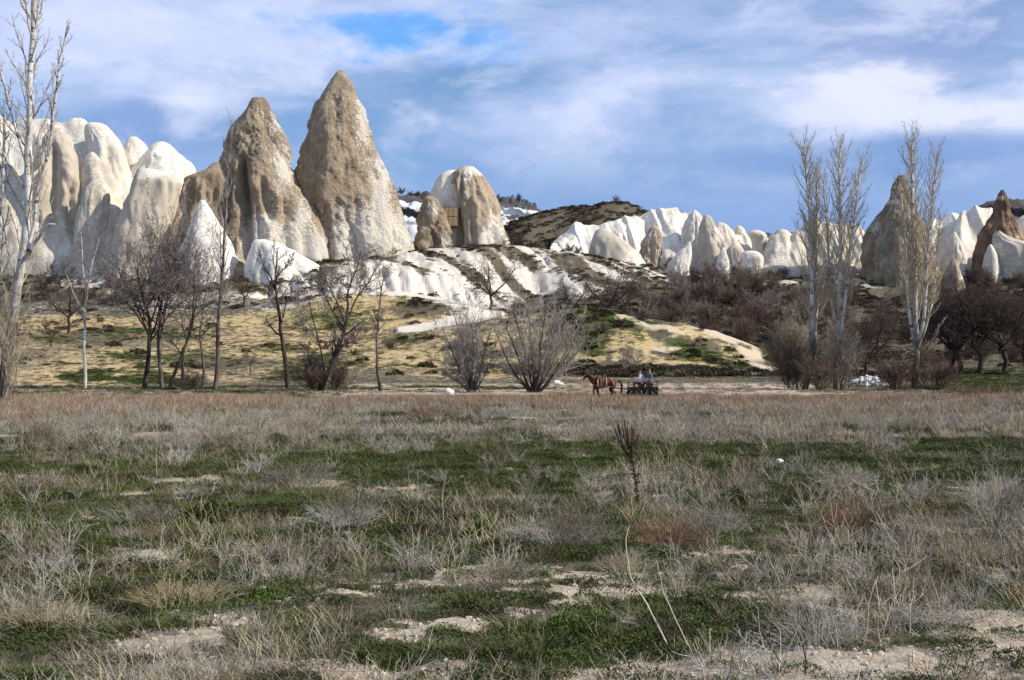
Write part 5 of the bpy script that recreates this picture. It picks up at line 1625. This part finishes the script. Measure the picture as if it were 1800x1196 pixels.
link('tail', tubes_mesh('tail', [(np.array([(-.80, .03 * a, 1.12), (-.93 - .02 * abs(a), .05 * a, 1.15), (-1.03, .06 * a, 1.02), (-1.06, .07 * a, .80), (-1.02, .07 * a, .55), (-.98, .05 * a, .40)]), np.array([.05, .06, .075, .08, .06, .015]), 6) for a in (-1, 0, 1)], M_MANE), horse)
link('collar', tubes_mesh('collar', [ring((.50, 0, 1.10), .25, .37, .045, 22, -.35, 6)], M_STRAP), horse)
link('back_strap', tubes_mesh('back_strap', [ring((.40, 0, 1.05), .275, .315, .028, 20, 0, 5)], M_PALESTRAP), horse)
link('back_strap', tubes_mesh('back_strap', [ring((-.12, 0, 1.05), .285, .31, .026, 20, 0, 5)], M_PALESTRAP), horse)
link('back_strap', tubes_mesh('back_strap', [ring((-.52, 0, 1.08), .265, .285, .024, 20, .4, 5)], M_PALESTRAP), horse)
link('breast_strap', tubes_mesh('breast_strap', [(np.array([(.30, s_ * .29, .86), (.55, s_ * .22, .95), (.70, s_ * .08, 1.0), (.72, 0, 1.0)]), np.full(4, .026), 5) for s_ in (-1, 1)], M_YELLOW), horse)
link('bridle', tubes_mesh('bridle', [ring((1.06, 0, 1.52), .10, .125, .014, 16, .75, 4), ring((1.20, 0, 1.35), .075, .085, .014, 16, .8, 4)] + [seg((1.04, s_ * .095, 1.55), (1.2, s_ * .072, 1.34), .012) for s_ in (-1, 1)], M_STRAP), horse)

cart = tag(empty('horse_cart', Vector(((1130 - 900) / F * CY, CY, gz(1130, CY))), math.pi), 'dark four wheeled wooden horse cart with plain rails', 'cart')
for k in range(7):
    boxes('plank', [((0, -.42 + .14 * k, .82), (1.75, .132, .035))], M_WOOD, cart)
boxes('side_board', [((0, -.50, .70), (1.70, .03, .20))], M_DKWOOD, cart)
boxes('side_board', [((0, .50, .70), (1.70, .03, .20))], M_DKWOOD, cart)
for x_, s_ in ((.86, 1), (-.86, 1), (.86, -1), (-.86, -1)):
    boxes('rail_post', [((x_, s_ * .52, .82), (.05, .05, .86 if x_ < 0 else .72))], M_WOOD, cart)
for s_ in (1, -1):
    boxes('top_rail', [((.02, s_ * .52, 1.13), (1.85, .04, .045))], M_WOOD, cart)
    boxes('lower_rail', [((.02, s_ * .52, .93), (1.72, .03, .04))], M_WOOD, cart)
boxes('seat', [((.10, 0, 1.0), (.34, .9, .06)), ((.10, -.36, .91), (.3, .05, .15)), ((.10, .36, .91), (.3, .05, .15))], M_DKWOOD, cart)
boxes('seat', [((-.42, 0, 1.0), (.34, .9, .06)), ((-.42, -.36, .91), (.3, .05, .15)), ((-.42, .36, .91), (.3, .05, .15))], M_DKWOOD, cart)
for x_ in (.52, -.42):
    link('axle', tubes_mesh('axle', [seg((x_, -.62, .40), (x_, .62, .40), .035, None, 6)], M_DKWOOD), cart)
    boxes('axle_block', [((x_, 0, .55), (.16, .8, .26))], M_DKWOOD, cart)
    for s_ in (-1, 1):
        t_ = np.linspace(0, 2 * math.pi, 29)
        cir = lambda rr: np.stack([x_ + rr * np.cos(t_), np.full(29, s_ * .60), .41 + rr * np.sin(t_)], -1)
        wh = link('wheel', tubes_mesh('wheel', [seg((x_, s_ * .54, .41), (x_, s_ * .66, .41), .075, None, 10)] + [seg((x_, s_ * .60, .41), (x_ + .33 * math.cos(q), s_ * .60, .41 + .33 * math.sin(q)), .02) for q in np.arange(0, 6.28, .524)], M_DKWOOD), cart)
        link('tyre', tubes_mesh('tyre', [(cir(.36), np.full(29, .055), 8)], M_TYRE), wh)
        link('rim', tubes_mesh('rim', [(cir(.30), np.full(29, .022), 6)], M_RIM), wh)
for s_ in (-1, 1):
    link('shaft', tubes_mesh('shaft', [(np.array([(.75, s_ * .40, .66), (1.3, s_ * .40, .74), (2.0, s_ * .36, .86), (2.72, s_ * .33, .92)]), np.array([.035, .032, .028, .022]), 6)], M_WOOD), cart)


def person(label, loc, face, top, trousers, lean, reach, hat, hat_lb, feet_mat):
    """seated figure, x ahead: hips at the origin"""
    r = tag(empty('person', loc, face), label, 'person')
    n = [(0, 0, .02, .135), (-.01 + lean * .3, 0, .22, (.125, .15)), (lean * .7, 0, .42, (.13, .175)), (lean, 0, .54, (.085, .11)), (lean + .02, 0, .62, .055), (lean + .04, 0, .70, (.075, .085)), (lean + .045, 0, .80, (.085, .092)), (lean + .04, 0, .87, .06),
         (lean + .125, 0, .745, .018), (lean + .04, .10, .75, .02), (lean + .04, -.10, .75, .02)]
    e = [(0, 1), (1, 2), (2, 3), (3, 4), (4, 5), (5, 6), (6, 7), (5, 8), (5, 9), (5, 10)]
    hand_pts = []
    for s_ in (1, -1):
        i = len(n)
        n += [(lean, s_ * .18, .50, .068), (lean + .10, s_ * .24, .27, .052), (lean + .10 + reach * .6, s_ * .20, .20, .042), (lean + .12 + reach, s_ * .14, .22, .030), (lean + .19 + reach, s_ * .12, .225, (.022, .038))]
        e += [(3, i), (i, i + 1), (i + 1, i + 2), (i + 2, i + 3), (i + 3, i + 4)]
        for q, ln in enumerate((.062, .072, .068, .052)):
            k = len(n)
            oy = (q - 1.5) * .019
            n += [(lean + .215 + reach, s_ * .12 + oy, .225, .0095), (lean + .215 + reach + ln * .7, s_ * .12 + oy * 1.1, .215, .0088), (lean + .215 + reach + ln * .75, s_ * .12 + oy, .18, .008)]
            e += [(i + 4, k), (k, k + 1), (k + 1, k + 2)]
        k = len(n)
        n += [(lean + .16 + reach, s_ * .12 - s_ * .045, .235, .011), (lean + .20 + reach, s_ * .12 - s_ * .055, .21, .009)]
        e += [(i + 3, k), (k, k + 1)]
        k = len(n)
        n += [(.10, s_ * .09, .02, .10), (.40, s_ * .12, .03, .075), (.44, s_ * .13, -.05, .068), (.42, s_ * .13, -.36, .045), (.42, s_ * .13, -.43, .045), (.55, s_ * .14, -.45, .036)]
        e += [(0, k), (k, k + 1), (k + 1, k + 2), (k + 2, k + 3), (k + 3, k + 4), (k + 4, k + 5)]
    def reg(c):
        if c.z > .585: return 0
        if c.x > lean + .10 + reach and c.z > .15 and abs(c.y) < .25 and abs(c.y) > .04: return 0
        if c.z < -.39: return 3
        if c.z < .10 : return 2
        return 1
    link('body', skin_mesh('body', n, e, [M_SKIN, top, trousers, feet_mat], 1, 0, reg), r)
    hd = np.array((lean + .04, 0, .80))
    T = []
    if hat == 'cap':
        T = [(np.array([hd + (0, 0, .02), hd + (0, 0, .07), hd + (0, 0, .115), hd + (0, 0, .125)]), np.array([.112, .108, .07, .005]), 14), (np.array([hd + (.06, 0, .03), hd + (.17, 0, .02)]), np.array([.075, .05]), 8)]
    else:
        T = [(np.array([hd + (-.03, 0, -.05), hd + (-.025, 0, .02), hd + (-.015, 0, .08), hd + (-.01, 0, .115)]), np.array([.098, .112, .085, .005]), 14)]
    link('cap' if hat == 'cap' else 'hair', tubes_mesh('hair', T, M_HAIR if hat != 'cap' else M_TROUS), r)
    return r


cz = gz(1130, CY)
person('person in a white shirt with black hair driving the cart, seated in front', Vector((cart.location.x - .10, CY - .10, cz + 1.06)), math.pi, M_SHIRT, M_TROUS, .05, .26, 'hair', '', M_PINK)
person('person in a grey blue jacket and dark cap seated at the back of the cart', Vector((cart.location.x + .42, CY - .22, cz + 1.06)), math.pi + .75, M_JACKET, M_TROUS, .06, .14, 'cap', '', M_SHOE)
o = link('reins', tubes_mesh('reins', [(np.array([(cart.location.x - .56, CY - .1 + s_, cz + 1.28), (cart.location.x - 1.4, CY + s_, cz + 1.22), (h0.x - .1, CY + s_ * 1.6, cz + 1.36), (h0.x - .75, CY + s_ * 1.5, cz + 1.42), (h0.x - 1.2, CY + s_ * .7, cz + 1.34)]), np.full(5, .009), 4) for s_ in (.12, -.12)], M_STRAP))
tag(o, 'black leather reins running from the driver to the bridle', 'reins')

# ------------------------------------------------------------------ stones, rubble
M_STONE = simple_mat('pale_stone', (0.55, 0.52, 0.47), (0.78, 0.76, 0.72), 5.0, .9, .5)
M_STONE2 = simple_mat('blue_grey_rubbish', (0.30, 0.34, 0.42), (0.55, 0.58, 0.64), 7.0, .8)
M_STONE3 = simple_mat('brown_stone', (0.20, 0.15, 0.10), (0.42, 0.33, 0.22), 7.0, .9)


def stone(px, Y, size, label, mat, seed, sq=.8, name='stone', group=None, dz=.3):
    o = link(name, stone_mesh(seed, mat, name, 3, sq, .3), None, gpt(px, Y, size * dz))
    o.scale = (size, size, size)
    o.rotation_euler = (0, 0, seed * 1.3)
    return tag(o, label, 'stone', group)


stone(789, 99, .36, 'bright white stone at the far edge of the weedy field', M_STONE, 201, 1.0)
stone(979, 132, .42, 'white block of stone behind the larger fan shaped tree', M_STONE, 202, .7)
stone(985, 131, .30, 'smaller pale block leaning on the white block behind the fan shaped tree', M_STONE, 203, .7)
# debris heap
g_ = random.Random(9)
heap = tag(empty('rubble_pile', gpt(1526, 128)), 'heap of white and bluish rubble between the white poplars', 'rubble pile')
sm_ = [stone_mesh(210 + i, [M_STONE, M_STONE, M_STONE2, M_STONE3][i], 'lump', 1, .75, .35) for i in range(4)]
for i in range(150):
    a, rr = g_.random() * 6.28, math.sqrt(g_.random())
    x_, y_ = math.cos(a) * rr * 1.75, math.sin(a) * rr * 1.4
    o = link('lump', sm_[g_.choice([0, 0, 0, 1, 1, 2, 2, 3])], heap, (x_, y_, (1 - rr * rr) * 1.0 * g_.uniform(.55, 1.0)))
    k = g_.uniform(.09, .24)
    o.scale = (k, k, k)
    o.rotation_euler = (g_.random() * 3, g_.random() * 3, g_.random() * 6)
# stones of the foreground
for i, (px, py, s_, lb) in enumerate([(1222, 1112, .040, 'largest pale stone of the little row at the foot of the leaning stalks'), (1237, 1117, .036, 'rounded pale stone in the middle of the little row'), (1211, 1108, .032, 'pale stone at the left end of the little row'),
                                      (1249, 1122, .03, 'flat pale stone at the right end of the little row'), (1230, 1108, .026, 'small pale stone lying behind the little row'), (1370, 815, .10, 'pale stone in the dark green band right of the mullein'),
                                      (688, 798, .12, 'grey white stone in the green band left of the mullein'), (813, 842, .07, 'round pale stone beside tall straw stems')]):
    stone(px, y_of_row(py), s_, lb, M_STONE, 230 + i, .65)

# ------------------------------------------------------------------ single plants of the foreground
def solo(name, label, cat, px, py, parts, group=None, rz=0.0):
    """parts: [(part name, mesh)]"""
    Y = y_of_row(py)
    r = tag(empty(name, gpt(px, Y), rz), label, cat, group)
    for pn, me in parts:
        link(pn, me, r)
    return r


def stalk_mesh(px0, py0, pts, r0, r1, mat, dy=0.25, seed=1):
    """a single bent stalk through surveyed points above its foot"""
    Y = y_of_row(py0)
    b0 = np.array(gpt(px0, Y))
    p = [np.array(P(a, b, Y + dy * i / len(pts))) - b0 for i, (a, b) in enumerate(pts)]
    w_ = wavy(p, 18, seed, .006)
    return (w_, np.linspace(r0, r1, 18), 5)


# the mullein
M_MULL = simple_mat('dead_mullein', (0.045, 0.028, 0.017), (0.11, 0.068, 0.04), 40, .9)
gm = random.Random(3)
st_ = stalk_mesh(1122, 886, [(1122, 890), (1120, 862), (1116, 835), (1112, 812), (1108, 792), (1104, 775)], .021, .015, M_MULL, 0)
br_ = []
top_ = st_[0][-1]
for i in range(15):
    a = i / 14.0
    px_e, py_e = 1082 + 40 * a + gm.uniform(-3, 3), 740 + 26 * abs(a - .35) + gm.uniform(-4, 8)
    ss = st_[0][int(gm.uniform(9, 17))]
    Yb = y_of_row(886)
    e_ = np.array(P(px_e, py_e, Yb)) - np.array(gpt(1122, Yb)) + np.array([0, gm.uniform(-.12, .12), 0])
    m_ = (ss + e_) / 2 + np.array([(e_[0] - ss[0]) * .18, 0, -.04])
    br_.append((wavy([ss, m_, e_], 9, i, .004), np.array([.007, .011, .008, .012, .009, .012, .008, .010, .004]) * 1.35, 5))
bud_ = []
for i in range(60):
    q = st_[0][int(gm.uniform(1, 17))]
    d_ = np.array([gm.gauss(0, .03), gm.gauss(0, .03), gm.gauss(0, .02)])
    bud_.append((np.array([q, q + d_, q + d_ * 1.4 + (0, 0, .012)]), np.array([.008, .016, .005]), 4))
solo('mullein', 'tall dead mullein stalk with a branched rusty head', 'dead plant', 1122, 886, [('stem', tubes_mesh('stem', [st_], M_MULL)), ('branch', tubes_mesh('branch', br_, M_MULL)), ('seed_pods', tubes_mesh('seed_pods', bud_, M_MULL))])
M_PALE = simple_mat('bleached_stalk', (0.46, 0.40, 0.31), (0.66, 0.60, 0.50), 30, .8)
M_STICK = simple_mat('black_stick', (0.05, 0.04, 0.03), (0.10, 0.08, 0.06), 30, .9)
for nm, lb, px, py, pts, r0, mt in [
    ('bent_stalk', 'long bleached stalk leaning left, taller of the two crossing the soil', 1180, 1148, [(1180, 1150), (1158, 1105), (1138, 1065), (1118, 1032), (1106, 1008), (1102, 980), (1101, 950), (1105, 925)], .0085, M_PALE),
    ('bent_stalk', 'thinner bleached stalk leaning left beside the row of small stones', 1216, 1150, [(1216, 1152), (1200, 1112), (1180, 1075), (1166, 1040), (1159, 1010), (1154, 985)], .006, M_PALE),
    ('bare_stick', 'dark broken stick with pale forks at the lower edge', 1416, 1192, [(1416, 1194), (1416, 1170), (1415, 1150), (1413, 1130)], .010, M_STICK),
    ('bare_stick', 'dark crooked stick lying up against dry grass at the lower edge', 1385, 1186, [(1385, 1190), (1362, 1145), (1340, 1110), (1322, 1085), (1316, 1075)], .011, M_STICK),
    ('straw_stem', 'tall thin straw stem left of the green band', 275, 836, [(275, 838), (274, 800), (277, 770), (274, 728)], .010, M_STRAW),
    ('straw_stem', 'upright pair of straw stems left of the middle', 778, 905, [(778, 906), (777, 880), (781, 850), (785, 826)], .007, M_STRAW),
    ('straw_stem', 'pale straw stem standing before the dry shrub', 912, 966, [(912, 968), (915, 950), (918, 935)], .007, M_PALE),
    ('straw_stem', 'golden straw stem bending right below the rusty mound', 1610, 1005, [(1610, 1007), (1611, 980), (1613, 955), (1622, 930)], .007, M_STRAW),
    ('bare_twig', 'white forked twig standing on the front edge of the reed belt', 1352, 796, [(1352, 797), (1345, 784), (1338, 770)], .016, M_PALE),
    ('bare_twig', 'white twig lying across the green band at the right', 1548, 868, [(1548, 869), (1520, 856), (1496, 842)], .011, M_PALE),
    ('bent_stalk', 'arching pale stalk over the grass left of the green clump', 395, 985, [(395, 986), (390, 965), (388, 950)], .007, M_PALE),
    ('straw_stem', 'dark thin weed stalk leaning over the soil left of the middle', 815, 1032, [(815, 1034), (840, 1010), (865, 992), (882, 974)], .006, M_STICK),
]:
    tb = [stalk_mesh(px, py, pts, r0, r0 * .45, mt, 0.1, px)]
    Lp = tb[0][0]
    for q in range(4 if nm != 'bent_stalk' else 1):
        k = gm.randrange(6, 16)
        d_ = turn(nrm(Lp[k + 1] - Lp[k]), R(gm.uniform(25, 55)), gm.random() * 6.28)
        l_ = np.linalg.norm(Lp[-1] - Lp[0]) * gm.uniform(.12, .3)
        tb.append((np.array([Lp[k], Lp[k] + d_ * l_ * .5, Lp[k] + d_ * l_ + (0, 0, .02)]), np.array([r0 * .5, r0 * .4, r0 * .25]), 4))
    solo(nm, lb, 'dry stalk', px, py, [('stem', tubes_mesh('stem', tb, mt))])


def dry_shrub(seed, px, py, wpx, hpx, label, mat, dens=1.0, r=.004, group='dry shrubs of the field', flat=1.0, name='dry_shrub'):
    Y = y_of_row(py)
    Wm, Hm = wpx / F * Y / 2, hpx / F * Y
    g = random.Random(seed)
    tb = []
    for i in range(int(90 * dens)):
        a, rr = g.random() * 6.28, g.random() ** .6
        b0 = np.array([math.cos(a) * .45 * Wm * rr, math.sin(a) * .35 * Wm * rr, -.02])
        tip = np.array([math.cos(a) * Wm * rr * 1.05, math.sin(a) * Wm * .6 * rr, Hm * g.uniform(.5, 1.1) * (1.1 - .6 * rr * rr)])
        tip += np.array([g.gauss(0, .1) * Wm, g.gauss(0, .1) * Wm, 0])
        md = (b0 + tip) / 2 + np.array([g.gauss(0, .05) * Wm, 0, .10 * Hm * flat])
        w_ = wavy([b0, md, tip], 5, i + seed, .02 * Wm)
        tb.append((w_, np.linspace(r, r * .5, 5), 3))
        for q in range(5):
            k = g.randrange(1, 4)
            d_ = turn(nrm(w_[k + 1] - w_[k]), R(g.uniform(20, 65)), g.random() * 6.28)
            l_ = Hm * g.uniform(.15, .5)
            p1 = w_[k] + d_ * l_ * .5
            p2 = p1 + nrm(d_ + np.array([g.gauss(0, .4), g.gauss(0, .4), .1])) * l_ * .5
            tb.append((np.array([w_[k], p1, p2]), np.array([r * .6, r * .5, r * .4]), 3))
    return solo(name, label, 'dry shrub', px, py, [('twigs', tubes_mesh('twigs', tb, mat))], group)


for i, (px, py, wp, hp, lb, mt, de) in enumerate([
    (985, 968, 190, 78, 'wide grey brown dead shrub in the middle of the field', M_WEED, 1.5),
    (1175, 968, 170, 62, 'rusty dead shrub right of the wide grey one', M_RUST, 1.5),
    (1505, 944, 190, 66, 'rusty flattened shrub in the right half of the field', M_RUST, 1.4),
    (1250, 945, 150, 60, 'pale grey shrub between the two rusty ones', M_WEED, 1.0),
    (610, 935, 150, 70, 'pale grey fine stemmed shrub left of the middle', M_WEED, 1.3),
    (530, 858, 150, 44, 'low silver grey shrub above the soil streaks at left', M_WEED, 1.2),
    (325, 1072, 230, 52, 'tangled straw coloured heap of bent stems at lower left', M_STRAW, 1.0),
    (80, 1110, 170, 60, 'straw coloured tangle near the lower left corner', M_STRAW, .7),
    (750, 742, 90, 40, 'tan dead bush standing in the far rushes', M_RUSH, .9),
    (540, 775, 80, 44, 'tan fine dead bush right of the tall thin straw stem', M_RUSH, .8),
    (75, 790, 100, 50, 'pale wiry bush near the frame edge below the big poplar', M_DRY, .8),
    (1700, 980, 170, 50, 'brown wiry shrub near the frame edge at right', M_DRY, 1.0),
    (1490, 862, 130, 40, 'silver grey shrub with a fallen white twig', M_WEED, 1.0),
    (1430, 1150, 220, 90, 'tall fine grey grass shrub behind the dark broken stick', M_WEED, 1.0),
    (1650, 1110, 200, 60, 'low wiry shrub in the lower right', M_WEED, .8),
    (880, 1050, 160, 50, 'straw coloured fine shrub above the long soil streak', M_DRY, .9),
    (1760, 905, 120, 60, 'grey upright shrub by the frame edge at right', M_WEED, .9),
    (250, 930, 160, 50, 'thin grey shrub left of the green clump', M_WEED, .8),
    (470, 1000, 150, 44, 'dark low tangle below the green clump', M_DRY, .8),
    (690, 1090, 170, 44, 'mousy flattened shrub above the pale soil at the middle', M_WEED, .8),
    (1100, 1010, 130, 40, 'low dry shrub at the top of the long bleached stalk', M_DRY, .8),
    (1620, 760, 70, 26, 'small tan bush in the rushes at right', M_RUSH, .6),
    (1690, 704, 70, 26, 'brown bush on the grass edge right of the last poplar', M_RUST, .8),
    (1745, 700, 90, 24, 'dark flat bush on the green strip by the frame edge', M_RUST, .8)]):
    Yd = y_of_row(py)
    dry_shrub(300 + i, px, py, wp, hp, lb, mt, de, max(.0028, .00021 * Yd))


def green_clump(seed, px, py, wpx, hpx, label, mat):
    Y = y_of_row(py)
    Wm, Hm = wpx / F * Y / 2, hpx / F * Y
    vs, fs, off = [], [], 0
    g = np.random.RandomState(seed)
    n = int(900 + 14 * wpx)
    a, ro = g.rand(n) * 6.283, np.sqrt(g.rand(n))
    lump = 0.6 + 0.4 * fbm(np.cos(a) * ro * 2.2, np.sin(a) * ro * 2.2, seed, 3, seed)
    z = Hm * np.clip(1 - ro ** 2, .05, 1) * lump * (.35 + .65 * g.rand(n))
    c = np.stack([np.cos(a) * ro * Wm, np.sin(a) * ro * Wm * .8, z], -1)
    d = g.randn(n, 3) * .6 + np.stack([np.cos(a) * ro, np.sin(a) * ro, np.full(n, .8)], -1)
    d /= np.linalg.norm(d, axis=1, keepdims=True)
    s_ = np.cross(d, g.randn(n, 3))
    s_ /= np.linalg.norm(s_, axis=1, keepdims=True)
    lw = .09 * Hm + .008
    L = lw * (1.2 + 1.5 * g.rand(n))[:, None]
    V = np.stack([c, c + d * L * .5 + s_ * lw * .32, c + d * L - np.array([0, 0, .2]) * L, c + d * L * .5 - s_ * lw * .32], 1)
    F_ = np.arange(n)[:, None] * 4 + np.array([[0, 1, 2, 3]])
    solo('green_clump', label, 'green plant', px, py, [('leaves', mesh_np('leaves', V.reshape(-1, 3), F_, mat, False))], 'green clumps of the field')


for i, (px, py, wp, hp, lb, mt) in enumerate([
    (350, 925, 95, 40, 'biggest bright green clump in the left half of the field', M_GRN),
    (60, 945, 90, 32, 'leafy green clump near the left frame edge', M_GRN),
    (845, 945, 80, 40, 'dark green clump left of the wide dead shrub', M_GRN),
    (815, 915, 60, 28, 'grey green clump above the dark green one', M_GRN2),
    (1005, 1118, 130, 36, 'bright green patch of leaves on the pale soil', M_GRN),
    (1130, 1128, 70, 26, 'green leaves beside the foot of the long bleached stalk', M_GRN),
    (385, 975, 70, 28, 'dark green clump below the bright green one', M_GRN),
    (560, 1010, 110, 26, 'spreading green clump left of the middle', M_GRN2),
    (1290, 885, 80, 26, 'dark green clump on the right of the mullein', M_GRN),
    (1520, 990, 120, 28, 'spreading green clump under the rusty flattened shrub', M_GRN),
    (1560, 1005, 80, 24, 'leafy green cushion right of the spreading clump', M_GRN),
    (1450, 880, 70, 24, 'grey green clump near the silver grey shrub', M_GRN2),
    (1660, 960, 110, 26, 'dark green clump at the right above the golden straw', M_GRN),
    (220, 1080, 70, 30, 'green grass clump behind the straw heap', M_GRN2),
    (640, 1150, 90, 20, 'flat green rosette low in the middle', M_GRN),
    (686, 768, 34, 12, 'dark green cushion in front of the rushes', M_GRN),
    (880, 975, 90, 22, 'low dark clump at the foot of the wide dead shrub', M_GRN2)]):
    green_clump(400 + i, px, py, wp, hp, lb, mt)
